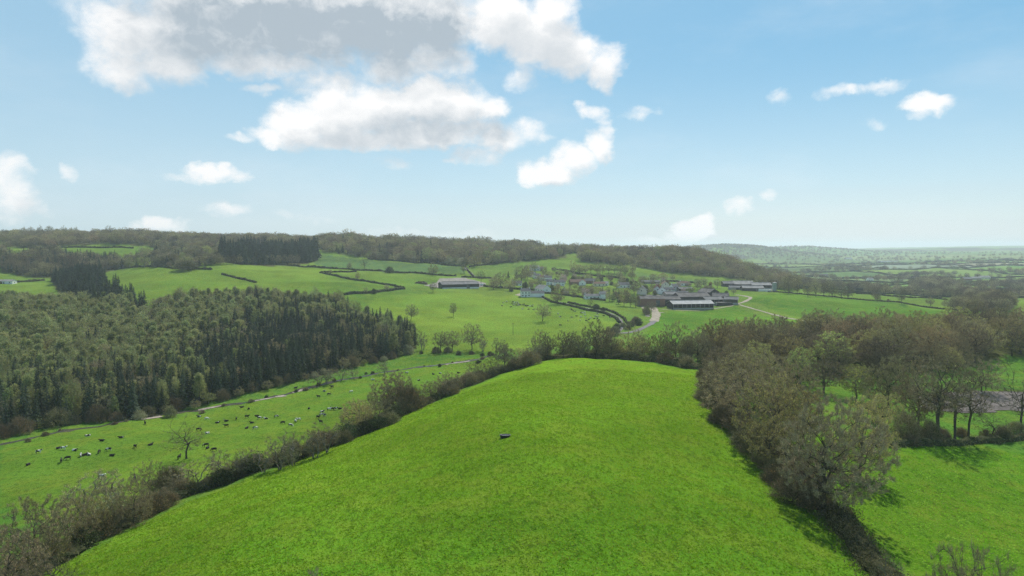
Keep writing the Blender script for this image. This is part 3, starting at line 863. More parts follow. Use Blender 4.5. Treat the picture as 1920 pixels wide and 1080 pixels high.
def ribbon(name, P, w, m, lift=.12, label=None, kind='structure', cat=None, edge=.25, seed=0):
    r = np.random.default_rng(seed)
    P = resample(smooth_line(P), 3.0); n = len(P); N = normals(P)
    w = np.broadcast_to(w, (n,)) * (1 + edge * .5 * r.normal(size=n))
    V = []
    for s_ in (-.5, -.17, .17, .5):
        xy = P + N * (w * s_)[:, None]
        V.append(np.column_stack([xy, Hh(xy[:, 0], xy[:, 1]) + lift * (1 if abs(s_) < .4 else .55)]))
    V = np.stack(V, 1); i, k = np.meshgrid(np.arange(n - 1), np.arange(3), indexing='ij'); a = (i * 4 + k).ravel()
    o = ob(name, tri_mesh(name, V.reshape(-1, 3), np.stack([a, a + 1, a + 5, a + 4], 1), None, [m], True))
    o['kind'] = kind
    return o
def patch(name, poly, m, lift=.12, step=2.0):
    """a yard or gravel area laid on the ground"""
    poly = np.asarray(poly)[:, :2]
    x0, y0 = poly.min(0) - step; x1, y1 = poly.max(0) + step
    xs = np.arange(x0, x1 + step, step); ys = np.arange(y0, y1 + step, step)
    XX, YY = np.meshgrid(xs, ys); nc = len(xs)
    cx, cy_ = XX[:-1, :-1] + step / 2, YY[:-1, :-1] + step / 2
    keep = inpoly(cx, cy_, poly).ravel()
    i, j = np.meshgrid(np.arange(nc - 1), np.arange(len(ys) - 1)); a = (j * nc + i).ravel()[keep]
    V = np.stack([XX, YY, Hh(XX, YY) + lift], -1).reshape(-1, 3)
    o = ob(name, tri_mesh(name, V, np.stack([a, a + 1, a + nc + 1, a + nc], 1), None, [m], True)); o['kind'] = 'structure'
    return o
def line(pts): return np.array([G(*p)[:2] for p in pts])

M_track = simple_mat('stony_track', (.30, .26, .20), .95, .3, .6)
M_tarmac = simple_mat('lane_tarmac', (.16, .15, .15), .9, .2, .8)
M_concrete = simple_mat('yard_concrete', (.22, .20, .175), .9, .3, .35)
M_gravel = simple_mat('arena_surface', (.125, .108, .10), .95, .35, .25)
M_mud = simple_mat('stream_bank', (.06, .058, .032), .95, .4, .5)
M_shingle = simple_mat('stream_shingle', (.30, .26, .22), .95, .35, .8)
m, t = new_mat('stream_water'); M_water = m
finish(t, principled(t, (.06, .065, .06), .12, .5, bump(t, t.noise(coords(t), 1.2, 3), .2, .1)))

# leaf litter and earth under the woods
WOOD_L = [(0,822),(100,797),(250,786),(330,768),(450,740),(560,714),(680,682),(765,664)]
WOOD_L_W = np.array([G(*p)[:2] for p in WOOD_L] + [GY_(u, Y)[:2] for u, Y in [(782,470),(765,500),(720,530),(660,565),(640,615),(480,650),(290,610),(265,560),(240,620),(0,640)]])
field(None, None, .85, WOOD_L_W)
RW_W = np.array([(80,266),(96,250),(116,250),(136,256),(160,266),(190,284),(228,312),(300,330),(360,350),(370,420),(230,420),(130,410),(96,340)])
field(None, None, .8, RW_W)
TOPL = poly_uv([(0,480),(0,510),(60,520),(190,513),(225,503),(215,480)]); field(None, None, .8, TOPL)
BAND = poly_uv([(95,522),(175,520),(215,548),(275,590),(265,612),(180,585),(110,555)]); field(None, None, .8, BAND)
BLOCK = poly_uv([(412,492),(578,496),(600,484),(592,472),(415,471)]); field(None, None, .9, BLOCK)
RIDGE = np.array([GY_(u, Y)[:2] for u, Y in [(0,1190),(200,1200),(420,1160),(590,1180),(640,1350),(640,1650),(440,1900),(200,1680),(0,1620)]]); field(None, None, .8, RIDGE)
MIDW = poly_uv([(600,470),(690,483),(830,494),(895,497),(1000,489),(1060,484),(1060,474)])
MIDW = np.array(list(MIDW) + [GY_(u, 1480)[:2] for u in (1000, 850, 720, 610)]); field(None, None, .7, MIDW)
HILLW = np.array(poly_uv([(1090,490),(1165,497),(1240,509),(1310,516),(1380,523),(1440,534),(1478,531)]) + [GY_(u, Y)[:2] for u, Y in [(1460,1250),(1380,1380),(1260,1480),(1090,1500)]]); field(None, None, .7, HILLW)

# the meadow stream: dark banks, water, shingle bars
SP = line([(-30,842),(40,826),(100,812),(190,800),(275,783),(330,772),(392,766),(430,758),(500,748),(535,740),(575,728),(640,712),(715,697),(780,689),(850,681),(905,672),(925,664)])
ribbon('stream_bank', SP, 3.4, M_mud, .10, edge=.9, seed=3)
ribbon('stream', SP, 1.3, M_water, .16, edge=.3, seed=4)
for k, (a, b) in enumerate([((262,787),(302,781)),((372,769),(415,761)),((478,752),(535,742)),((835,684),(880,677)),((548,737),(570,731))]):
    ribbon('shingle_bar', line([a, ((a[0]+b[0])/2, (a[1]+b[1])/2), b]), 2.4, M_shingle, .22, edge=.7, seed=k)
# lanes and tracks
ribbon('farm_track', line([(1386,571),(1405,577),(1440,586),(1480,597),(1520,606),(1562,613)]), 3.0, M_track, .2)
ribbon('farm_track', line([(1330,573),(1365,573),(1384,570),(1398,565),(1410,558),(1400,556),(1380,553)]), 4.0, M_track, .25)
ribbon('farm_track', line([(1223,575),(1228,583),(1231,590),(1229,597),(1226,603)]), 7.5, M_track, .25)
ribbon('farm_track', line([(1231,588),(1238,586),(1246,587)]), 3.5, M_track, .3)
ribbon('farm_track', line([(1203,573),(1210,580),(1214,588),(1214,594)]), 4.0, M_track, .25)
ribbon('farm_track', line([(1375,573),(1340,579),(1290,583),(1240,580)]), 2.5, M_track, .2)
ribbon('lane', line([(1227,602),(1215,611),(1200,618),(1185,623),(1165,625),(1150,623)]), 4.5, M_tarmac, .3)
ribbon('lane', line([(1011,555),(1030,564),(1065,570),(1098,578),(1130,584),(1150,591),(1163,600),(1168,610),(1160,620),(1155,625)]), 4.0, M_tarmac, .25)
ribbon('lane', line([(872,502),(880,510),(890,519)]), 5, M_tarmac, .3)
patch('farm_yard', line([(1195,574),(1245,571),(1345,571),(1385,572),(1378,563),(1340,556),(1270,552),(1205,553)]), M_concrete)
patch('farm_yard', line([(795,535),(820,540),(905,538),(912,531),(870,521),(826,522),(818,530)]), M_concrete)
patch('farm_yard', line([(1366,542),(1448,545),(1452,536),(1400,530),(1360,532)]), M_concrete)
patch('farm_yard', line([(966,553),(980,557),(1013,557),(1016,551),(985,546)]), M_track)
patch('riding_arena', line([(1715,742),(1735,768),(1780,772),(1930,772),(2000,770),(2000,737),(1880,735),(1780,735)]), M_gravel, .15)

# hedges: (label, photo points, width, height, leaf density)
HEDGES = [
 ('clipped dark hedge along the foot of the darker upper field', [(480,493),(540,498),(600,502),(665,507),(730,510),(805,515),(855,518)], 2.6, 2.4, 3),
 ('short hedge across the top of the narrow wedge shaped field', [(600,511),(630,511),(668,510)], 2.2, 2, 3),
 ('long slanting hedge along the upper side of the wedge shaped field', [(600,512),(642,521),(692,529),(720,534),(757,541)], 2.6, 2.2, 3),
 ('hedge closing the lower edge of the wedge shaped field', [(758,542),(725,546),(692,550),(645,553)], 3, 2.6, 3),
 ('hedge along the bottom of the middle hilltop wood', [(690,486),(767,492),(830,497),(874,500)], 2.5, 2.2, 2),
 ('hedge rising to the right beside the steep green field', [(880,501),(920,496),(962,491)], 2.5, 2.2, 2),
 ('small hedge beside the narrow lane above the lone barn', [(876,506),(882,513),(888,519)], 2, 2, 2),
 ('hedge right of the narrow lane toward the village', [(865,520),(890,521),(922,522)], 2, 2, 2),
 ('hedge running from the lone barn toward the white farmhouse', [(907,537),(935,540),(960,542),(1008,545)], 2.4, 2.2, 2),
 ('grey green hedge along the brow of the left hillside field', [(217,506),(262,501),(325,504),(397,506)], 3, 2.6, 2),
 ('short hedge jutting into the big left hillside field', [(417,515),(445,522),(480,530)], 3, 2, 2),
 ('hedge at the far left edge beside the pale shed', [(-20,534),(30,530),(82,526)], 2.5, 2.4, 2),
 ('dark hedge between the two high left fields', [(55,467),(132,464),(190,465),(250,466)], 2.5, 2.4, 0),
 ('long hedge along the village lane past the far cows', [(1018,558),(1035,567),(1065,573),(1100,582),(1135,588),(1155,597),(1162,606)], 2.2, 1.9, 3),
 ('hedge on the upper side of the curving village lane', [(1065,568),(1100,575),(1135,581),(1155,588),(1170,598),(1178,608)], 2, 1.7, 3),
 ('garden hedge behind the white farmhouse drive', [(1017,550),(1060,554),(1100,560),(1135,564)], 2.2, 2, 2),
 ('long field hedge above the village roofs', [(1035,505),(1080,513),(1130,519),(1175,525)], 2.4, 2.2, 2),
 ('hedge below the pale strip field under the wooded hill', [(1240,527),(1270,528),(1302,531)], 2.2, 2, 2),
 ('long dark hedge along the top of the big right field', [(1440,548),(1520,554),(1600,561),(1700,570),(1795,581)], 1.8, 1.5, 3),
 ('hedge across the small fields right of the silo', [(1605,551),(1690,557),(1777,563)], 2.2, 2, 1),
 ('hedge behind the row of field trees on the right', [(1600,543),(1680,549),(1767,558)], 2.2, 2, 1),
]
for k, (lb, pts, w_, h_, dn) in enumerate(HEDGES):
    hedge(line(pts), w_, h_, lb, seed=k, dens=dn, leafsize=.5, ragged=.2)
# the big hedge bounding the domed pasture on the left, the brambly hedge on the right
LHEDGE = line([(20,1092),(110,1052),(220,990),(340,932),(480,884),(640,829),(740,786),(830,743),(920,706),(1000,683)])
hedge(LHEDGE, 4.5, 1.9, 'long scrubby hedge bank down the left side of the domed pasture', 50, 55, leafsize=.28, ragged=.4)
RHEDGE = line([(1680,1110),(1640,1065),(1600,1015),(1566,965)])
hedge(RHEDGE, 4.2, 1.7, 'bramble covered hedge bank running down from the great oak', 51, 190, leafsize=.24, ragged=.35)
hedge(np.array(list(line([(1566,965)])) + [(57,150),(58,180),(62,215),(72,248)]), 4.0, 1.6, 'shaded hedge bottom under the right hand row of trees', 52, 40, leafsize=.28)
hedge(line([(1640,838),(1720,834),(1820,830),(1935,822),(2050,815)]), 2.6, 1.4, 'low dark hedge along the far side of the right field', 53, 70, leafsize=.24)
hedge(np.array([(9,284),(30,287),(52,284),(75,256)]), 4, 2.0, 'scrubby hedge along the far brow of the domed pasture', 54, 30, leafsize=.3, ragged=.4)
# hedges parting the small fields of the plain
pl = np.random.default_rng(8)
for k in range(len(PLAIN_ROWS) - 3):
    xs = np.arange(.37 * PLAIN_ROWS[k], .92 * PLAIN_ROWS[k] + 250, 18.)
    P = np.column_stack([xs, plain_y(xs, k)])
    w_ = 2.2 + PLAIN_ROWS[k] / 900
    hedge(P, w_, w_ * .85, 'long hedge across the plain, %s of the lines from near to far' % nth(k), 60 + k, 0, group='hedges crossing the plain', ragged=.4, step=8)
    sk = .12 * math.sin(k * 2.1 + 1)
    for j, x in enumerate(PLAIN_COLS[k]):
        y0, y1 = float(plain_y(np.array(x), k)), float(plain_y(np.array(x + sk * 40), k + 1))
        if y1 - y0 < 12 or x > .86 * y0 or k > 7: continue
        hedge(np.array([(x, y0 + 3), ((x + sk * 20), (y0 + y1) / 2), (x + sk * 40, y1 - 3)]), w_, w_ * .85,
              'short hedge parting two small fields out on the plain', 100 + k * 20 + j, 0, group='cross hedges on the plain', ragged=.4, step=8)
# ------------------------------------------------------------------ trees one can point at
DESC = {'great_oak': 'huge spreading bare oak', 'broad_oak': 'broad bare oak', 'golden_oak': 'golden budding oak', 'round_larch': 'soft green young larch', 'bare_oak': 'bare brown oak', 'olive_oak': 'olive budding oak', 'rust_tree': 'rusty brown tree',
        'dark_tree': 'dark bare tree', 'slender_ash': 'slender many stemmed bare tree', 'tall_alder': 'tall ivy clad bare tree', 'sparse_tree': 'thin crowned bare tree',
        'budding_tree': 'fresh green budding tree', 'willow_bush': 'silvery green willow', 'brown_bush': 'round brown bush', 'olive_bush': 'olive green bush',
        'conifer': 'dark conifer', 'larch': 'pale green larch', 'grey_tree': 'grey brown tree', 'copper_tree': 'copper red tree', 'blossom_tree': 'pale blossoming tree',
        'dark_bush': 'dark evergreen bush'}
NAME = {'great_oak': 'oak_tree', 'broad_oak': 'oak_tree', 'golden_oak': 'oak_tree', 'round_larch': 'larch_tree', 'bare_oak': 'oak_tree', 'olive_oak': 'oak_tree', 'rust_tree': 'beech_tree', 'dark_tree': 'bare_tree', 'slender_ash': 'ash_tree', 'tall_alder': 'alder_tree',
        'sparse_tree': 'bare_tree', 'budding_tree': 'budding_tree', 'willow_bush': 'willow_tree', 'brown_bush': 'bush', 'olive_bush': 'bush', 'conifer': 'conifer_tree', 'larch': 'larch_tree',
        'grey_tree': 'bare_tree', 'copper_tree': 'copper_beech', 'blossom_tree': 'blossom_tree', 'dark_bush': 'evergreen_bush'}
def row(entries, place, order, group, parts=True, keyf=None):
    """entries: (u, row of foot or ('Y', distance), row of top, kind, width in photo pixels or None)"""
    es = []
    for e in entries:
        u, vb, vt, kind = e[:4]; wpx = e[4] if len(e) > 4 else None
        p = GY_(u, vb[1]) if isinstance(vb, tuple) else G(u, vb)
        es.append((p, rise(p, vt), kind, None if wpx is None else wpx / F * p[1] * 1.02, u))
    es.sort(key=keyf or (lambda e: e[0][1]))
    for k, (p, h, kind, w_, u) in enumerate(es):
        if h < 1.5: h = 1.5
        plant(NAME[kind], kind, p, h, w_, parts=parts, label='%s %s' % (DESC[kind].replace('slender many stemmed bare', 'slender bare'), place) + (', %s %s' % (nth(k), order) if len(es) > 1 else ''), group=group)
row([(15,('Y',110),1010,'broad_oak',140),(62,('Y',126),948,'broad_oak',140),(130,('Y',140),935,'broad_oak',90),(250,('Y',152),905,'broad_oak',75),(180,('Y',146),925,'golden_oak',70),(100,('Y',100),1030,'sparse_tree',110),(150,968,888,'slender_ash',70),(208,952,874,'slender_ash',60),(205,992,928,'willow_bush',70),
     (281,935,870,'bare_oak',62),(318,925,878,'brown_bush',50),(340,922,868,'slender_ash',44),(368,906,856,'slender_ash',45),(428,902,835,'slender_ash',52),(460,893,840,'slender_ash',40),
     (495,886,836,'slender_ash',34),(525,880,811,'slender_ash',50),(550,873,805,'slender_ash',40),(587,860,803,'slender_ash',42),(615,848,790,'slender_ash',46),
     (673,810,747,'golden_oak',78),(713,800,752,'bare_oak',52),(733,780,697,'broad_oak',96),(762,772,724,'brown_bush',62),(807,752,714,'bare_oak',48),(842,736,698,'dark_tree',62),
     (893,716,682,'bare_oak',44),(922,704,674,'bare_oak',36),(945,692,645,'dark_tree',46),(978,684,656,'olive_oak',34)],
    'in the left pasture hedge', 'from the near end', 'trees in the left hedge')
row([(350,860,790,'sparse_tree',80)], 'standing alone among the cows in the stream meadow', 'beyond the hedge', None)
row([(598,722,690,'slender_ash',30),(612,720,688,'slender_ash',30),(640,713,688,'slender_ash',18),(664,710,688,'slender_ash',16),(722,701,675,'slender_ash',22),(320,782,762,'olive_bush',20)],
    'beside the meadow stream', 'from the near end', 'trees by the stream')
row([(792,657,617,'slender_ash',20),(825,660,621,'bare_oak',38),(848,658,622,'bare_oak',36),(885,656,609,'bare_oak',44),(905,660,630,'slender_ash',22),(930,665,632,'slender_ash',20),(945,668,638,'grey_tree',24)],
    'between stream meadow and far pasture', 'from the left', 'trees in the gap row', keyf=lambda e: e[4])
crest = [(1016,'broad_oak',626,40),(1070,'broad_oak',622,46),(1132,'broad_oak',612,50),(1195,'broad_oak',630,44),(1250,'dark_tree',626,40),(1282,'golden_oak',632,40),(1320,'broad_oak',632,46),(1003,'slender_ash',630,24),(1028,'dark_tree',621,36),(1056,'dark_tree',620,44),(1085,'dark_tree',628,30),(1118,'dark_tree',599,62),(1147,'dark_tree',624,34),(1180,'olive_oak',626,54),(1205,'slender_ash',624,26),
         (1230,'olive_oak',630,40),(1267,'bare_oak',608,66),(1290,'dark_tree',628,34),(1308,'bare_oak',620,48),(1328,'olive_bush',644,36),(1345,'dark_tree',640,30),(1092,'slender_ash',612,24),(1160,'dark_tree',636,30)]
row([(u, ('Y', 287 + 9 * math.sin(u * .7)), vt, k, w_) for u, k, vt, w_ in crest], 'along the pasture brow', 'from the left', 'trees along the brow', keyf=lambda e: e[4])
row([(1548,958,759,'great_oak',184)], 'rising from the bramble hedge of the right field', 'and nearest of its row', None)
row([(1452,('Y',156),714,'golden_oak',130),(1440,('Y',146),786,'golden_oak',95),(1505,('Y',166),728,'golden_oak',120),(1612,('Y',150),748,'golden_oak',110),(1400,('Y',180),702,'broad_oak',140),(1378,('Y',203),658,'broad_oak',130),
     (1440,('Y',195),672,'broad_oak',110),(1365,('Y',222),654,'broad_oak',90),(1390,('Y',240),640,'broad_oak',80),(1345,('Y',250),648,'dark_tree',60),(1490,('Y',190),690,'broad_oak',90),(1420,('Y',225),650,'olive_oak',80),(1465,('Y',178),705,'olive_oak',80),
     (1390,('Y',168),770,'brown_bush',70),(1500,('Y',138),860,'brown_bush',80),(1470,('Y',145),830,'brown_bush',70),(1530,('Y',126),905,'brown_bush',60)],
    'in the right boundary row', 'from the near end', 'trees in the right boundary row')
row([(1545,738,668,'dark_tree',92),(1605,752,682,'budding_tree',62),(1665,768,664,'broad_oak',100),(1758,829,670,'tall_alder',110),(1790,829,686,'tall_alder',90),(1815,826,668,'sparse_tree',90),(1722,800,690,'broad_oak',90),
     (1860,822,774,'sparse_tree',60),(1915,810,688,'sparse_tree',90),(1840,735,676,'bare_oak',70),(1500,720,650,'budding_tree',60),(1700,826,778,'olive_bush',40),(1742,828,790,'olive_bush',34),(1880,824,795,'olive_bush',30),
     (1655,800,742,'olive_oak',60),(1635,790,730,'grey_tree',60)],
    'near the grey riding arena', 'from the left', 'trees round the arena', keyf=lambda e: e[4])
row([(1690,('Y',74),1044,'slender_ash',80),(1815,('Y',74),1034,'bare_oak',170),(1760,('Y',78),1050,'dark_tree',90),(585,('Y',80),1066,'slender_ash',46)], 'poking up at the bottom edge', 'from the left', 'treetops at the bottom edge', keyf=lambda e: e[4])
# bushes filling the hedges: too alike to tell apart
def fill(P, every, spread, hs, kinds, place, group, seed, parts=True):
    r = np.random.default_rng(seed); P = resample(P, every); N = normals(P)
    for p, n in zip(P, N):
        q = p + n * r.normal() * spread + r.normal(size=2) * every * .3
        k = kinds[r.integers(len(kinds))]; h = r.uniform(*hs)
        plant(NAME[k], k, (q[0], q[1], float(Hh(*q)) - .15), h, h * r.uniform(1.1, 1.6), parts=parts, label='%s filling %s' % (DESC[k], place), group='%ses filling %s' % (DESC[k], place))
fill(LHEDGE, 3.0, 1.3, (2.8, 5.6), ['brown_bush','brown_bush','olive_bush','dark_bush','brown_bush'], 'the left hedge of the domed pasture', '', 1)
fill(np.array([(54,128),(56,150),(58,180),(62,215),(72,248)]), 5, 1.6, (3, 5), ['brown_bush','olive_bush','brown_bush'], 'the right boundary row of the domed pasture', '', 2)
fill(np.array([(4,287),(30,290),(52,287),(78,258)]), 4.5, 1.5, (3, 5.5), ['brown_bush','dark_bush','olive_bush'], 'the brow hedge of the domed pasture', '', 3)
fill(line([(1660,826),(1720,826),(1800,824),(1935,818)]), 5, 1, (1.8, 3.2), ['brown_bush','olive_bush'], 'the hedge of the right field', '', 4)
fill(line([(800,662),(850,662),(905,664),(945,668)]), 8, 2, (2, 4), ['brown_bush','dark_bush'], 'the gap row by the far pasture', '', 5)
fill(line([(1150,628),(1170,618),(1185,610),(1200,606)]), 7, 5, (3, 6), ['brown_bush','olive_bush','dark_bush'], 'the lane corner', '', 6)
fill(SP[:60] if len(SP) > 60 else SP, 11, 1.8, (.8, 2.2), ['brown_bush','olive_bush','dark_bush'], 'the meadow stream bank', '', 7, parts=False)
# far pasture and hillside trees
row([(770,601,570,'bare_oak',28),(850,594,567,'bare_oak',17),(1017,602,568,'bare_oak',33)], 'standing alone in the bright far pasture', 'from the left', 'lone pasture trees', keyf=lambda e: e[4])
row([(655,505,491,'grey_tree',12),(683,506,482,'sparse_tree',20),(730,512,500,'dark_bush',15),(670,526,508,'grey_tree',11),(812,517,497,'olive_oak',21),(812,548,528,'bare_oak',18),(870,513,494,'bare_oak',17),
     (902,533,503,'sparse_tree',22),(938,540,513,'bare_oak',38),(953,522,508,'conifer',8),(686,551,539,'bare_oak',9),(701,551,541,'dark_bush',8),(725,544,533,'grey_tree',14),(620,512,505,'grey_tree',8),
     (925,543,517,'grey_tree',28),(890,500,478,'olive_oak',28),(1045,570,542,'olive_oak',28),(1108,580,556,'sparse_tree',16),(1118,580,570,'dark_bush',14),(1131,583,576,'dark_bush',10),(350,506,489,'olive_bush',38)],
    'among the hedged fields of the hillside', 'from the left', 'hillside field trees', parts=True, keyf=lambda e: e[4])
# village trees
vt = np.random.default_rng(21)
ve = [(1233,546,531,'copper_tree',19),(1272,537,527,'blossom_tree',9),(1290,536,527,'blossom_tree',10),(1264,539,531,'blossom_tree',7),(1332,537,527,'copper_tree',7),(1012,540,517,'bare_oak',26),(1112,544,536,'conifer',5),
      (1130,556,536,'conifer',7),(1142,556,540,'conifer',6),(1189,552,526,'bare_oak',28),(1210,549,533,'dark_bush',14),(1075,527,518,'dark_bush',12),(1090,525,519,'conifer',5),(1078,544,530,'budding_tree',14),(1084,553,540,'budding_tree',14),
      (1046,540,530,'budding_tree',10),(1110,552,536,'olive_oak',26),(1095,548,534,'bare_oak',22),(1058,548,537,'willow_bush',14),(1150,565,541,'conifer',14),(1160,570,543,'conifer',15),(1170,574,545,'olive_oak',26),(1182,575,548,'dark_tree',24),
      (1192,577,552,'dark_tree',22),(1143,566,546,'budding_tree',20),(1165,556,538,'budding_tree',20),(1176,566,542,'conifer',14),(1200,572,552,'grey_tree',24),(1218,573,560,'bare_oak',16),(1222,583,566,'bare_oak',20),(1212,590,572,'brown_bush',14),
      (978,530,500,'bare_oak',30),(990,524,500,'olive_oak',24),(968,524,506,'conifer',10),(1002,508,490,'budding_tree',16),(1050,518,506,'grey_tree',16),(1060,522,508,'bare_oak',14),(1028,520,506,'grey_tree',12),(955,545,523,'grey_tree',28),
      (965,540,520,'bare_oak',20),(995,538,522,'grey_tree',16),(985,542,528,'dark_bush',12),(1035,546,534,'dark_bush',10),(1124,524,513,'bare_oak',14),(1145,527,512,'bare_oak',16),(1160,524,508,'bare_oak',18),(1185,524,508,'grey_tree',20),
      (1172,516,498,'budding_tree',18),(1205,530,516,'grey_tree',24),(1225,530,512,'grey_tree',24),(1245,528,510,'grey_tree',24),(1262,526,514,'grey_tree',14),(1320,538,521,'dark_tree',18),(1308,537,522,'dark_tree',16),(1345,540,523,'bare_oak',20),
      (1330,550,536,'olive_bush',14),(1300,548,537,'budding_tree',10),(1375,552,540,'bare_oak',14),(1362,553,545,'dark_bush',8),(1316,549,540,'olive_bush',12),(1255,556,545,'olive_bush',8),(1228,553,543,'olive_bush',8)]
row(ve, 'among the village roofs', 'from the left', 'village trees', parts=True, keyf=lambda e: e[4])
tr = [(1075 + i * 11, 512 + (i % 3), 492 + (i * 7) % 5, ['olive_oak','grey_tree','grey_tree','budding_tree'][i % 4], 17) for i in range(11)]
row(tr, 'in the row above the village', 'from the left', 'row above the village', parts=False, keyf=lambda e: e[4])
def spread_pts(poly, sp, seed, jit=.42):
    r = np.random.default_rng(seed); poly = np.asarray(poly)[:, :2]
    x0, y0 = poly.min(0); x1, y1 = poly.max(0)
    X, Y = np.meshgrid(np.arange(x0, x1, sp), np.arange(y0, y1, sp))
    X = X + (np.arange(X.shape[0])[:, None] % 2) * sp * .5
    X = X.ravel() + r.uniform(-jit, jit, X.size) * sp; Y = Y.ravel() + r.uniform(-jit, jit, Y.size) * sp
    k = inpoly(X, Y, poly); X, Y = X[k], Y[k]
    return np.column_stack([X, Y, Hh(X, Y)])
# garden and hedge trees thick among the houses
vr = np.random.default_rng(61)
VP = poly_uv([(955,548),(985,505),(1060,508),(1180,527),(1330,540),(1340,548),(1190,556),(1150,562),(1060,556),(1015,546)])
for p in spread_pts(VP, 14, 62):
    u, v = px(*p)
    if any(abs(u - a) < 12 and -2.5 < v - b < 10 for a, b in [(985,556),(1000,556),(1018,546),(1002,507),(998,519),(1007,522),(1017,525),(1027,526),(969,535),(1031,534),(1048,535),(1055,531),(1082,533),(1092,534),(1106,531),(1123,536),(1134,535),(1169,539),(1110,560),(1204,551),(1232,549),(1241,551),(1254,549),(1263,545),(1247,538),(1281,535)]): continue
    kind = vr.choice(['budding_tree', 'grey_tree', 'olive_bush', 'dark_bush', 'brown_bush', 'bare_oak', 'willow_bush', 'blossom_tree'], p=[.18,.22,.16,.08,.1,.15,.07,.04])
    h = vr.uniform(3, 6) if 'bush' in kind else vr.uniform(4.5, 9.5)
    plant(NAME[kind], kind, p, h, h * vr.uniform(.8, 1.2), parts=False, label='small %s in the village gardens' % DESC[kind], group='small %ss in the village gardens' % DESC[kind])
# skyline clump on the left ridge
row([(14,('Y',1500),432,'grey_tree',7),(30,('Y',1500),434,'grey_tree',6),(46,('Y',1480),424,'grey_tree',12),(60,('Y',1500),424,'grey_tree',14),(75,('Y',1490),422,'grey_tree',13),(92,('Y',1500),422,'grey_tree',19),(107,('Y',1490),427,'grey_tree',9),
     (121,('Y',1500),423,'grey_tree',16),(134,('Y',1490),425,'grey_tree',12),(143,('Y',1500),424,'grey_tree',9)], 'in the clump on the left skyline', 'from the left', 'skyline clump', parts=False, keyf=lambda e: e[4])
row([(784,('Y',1330),444,'grey_tree',22),(622,('Y',1270),440,'dark_tree',22),(652,('Y',1270),443,'dark_tree',16),(815,('Y',1320),453,'grey_tree',20),(856,('Y',1330),452,'sparse_tree',14),(1087,('Y',1380),464,'grey_tree',16),(1105,('Y',1390),468,'grey_tree',14),
     (1155,('Y',1400),466,'grey_tree',16)], 'standing up from the middle skyline wood', 'from the left', 'middle skyline trees', parts=False, keyf=lambda e: e[4])
# hedgerow trees right of the farm
hr = [(1470,548,518,'grey_tree',20),(1478,551,514,'grey_tree',22),(1495,552,522,'grey_tree',20),(1515,556,528,'grey_tree',22),(1530,557,525,'grey_tree',26),(1545,557,524,'grey_tree',24),(1560,558,530,'grey_tree',22),(1578,560,534,'dark_tree',24),
      (1590,561,536,'dark_tree',22),(1628,551,531,'grey_tree',20),(1642,564,538,'bare_oak',18),(1645,566,548,'grey_tree',16),(1660,552,532,'grey_tree',18),(1690,570,540,'bare_oak',16),(1700,552,536,'bare_oak',18),(1688,548,536,'grey_tree',20),
      (1745,574,556,'grey_tree',20),(1770,577,560,'grey_tree',12),(1665,566,560,'brown_bush',6),(1802,538,520,'grey_tree',16),(1845,545,530,'grey_tree',12),(1860,546,530,'grey_tree',14),(1838,500,491,'dark_tree',16),(1862,500,492,'dark_tree',10)]
row(hr, 'in hedgerows right of the farm', 'from the left', 'hedgerow trees right of the farm', parts=True, keyf=lambda e: e[4])

# ------------------------------------------------------------------ woods
# the near wood on the right: each tree by itself
r_ = np.random.default_rng(31)
for p in spread_pts(RW_W, 12.3, 5):
    u, v = px(*p)
    if u > 2080: continue
    kind = r_.choice(['dark_tree','golden_oak','rust_tree','broad_oak','willow_bush','budding_tree','grey_tree'], p=[.24,.21,.09,.20,.05,.10,.11])
    h = r_.uniform(9.5, 17.5) if kind != 'willow_bush' else r_.uniform(5, 8)
    side_ = 'left part' if u < 1600 else 'middle part' if u < 1780 else 'right part'
    plant(NAME[kind], kind, p, h, h * r_.uniform(.95, 1.3), parts=p[1] < 345, label='%s in the %s of the wood beyond the arena' % (DESC[kind], side_), group='%ss in the %s of the near right wood' % (DESC[kind], side_))
# the big left wood: nearest 290 conifers and larches by themselves, the rest one mass of each
CONP = [(0,705),(120,690),(250,668),(330,640),(420,612),(480,572),(560,560),(640,575),(700,585),(800,620),(800,700),(560,730),(300,800),(0,830)]
P = spread_pts(WOOD_L_W, 4.6, 9)
P = P[np.array(px(P[:, 0], P[:, 1], P[:, 2]))[0] > -60]
r_ = np.random.default_rng(32)
hc = r_.uniform(12, 21, len(P)); U, Vt = px(P[:, 0], P[:, 1], P[:, 2] + hc * .8)
con = inpoly(U + r_.normal(size=len(U)) * 30, Vt + r_.normal(size=len(U)) * 16, CONP)
band = r_.random(len(P))
con = np.where(con, band < np.where(U < 380, .6, .84), band < .05)
front = P[:, 1] - 40 * 0
gap = (np.abs(U - 282) < 7) & (P[:, 1] > 520)
kinds = np.where(con, 'conifer', 'larch')
other = (~con) & (band > .83)
edge_d = np.min(np.hypot(P[:, 0][:, None] - resample(WOOD_L_W[:8], 3)[None, :, 0], P[:, 1][:, None] - resample(WOOD_L_W[:8], 3)[None, :, 1]), 1)
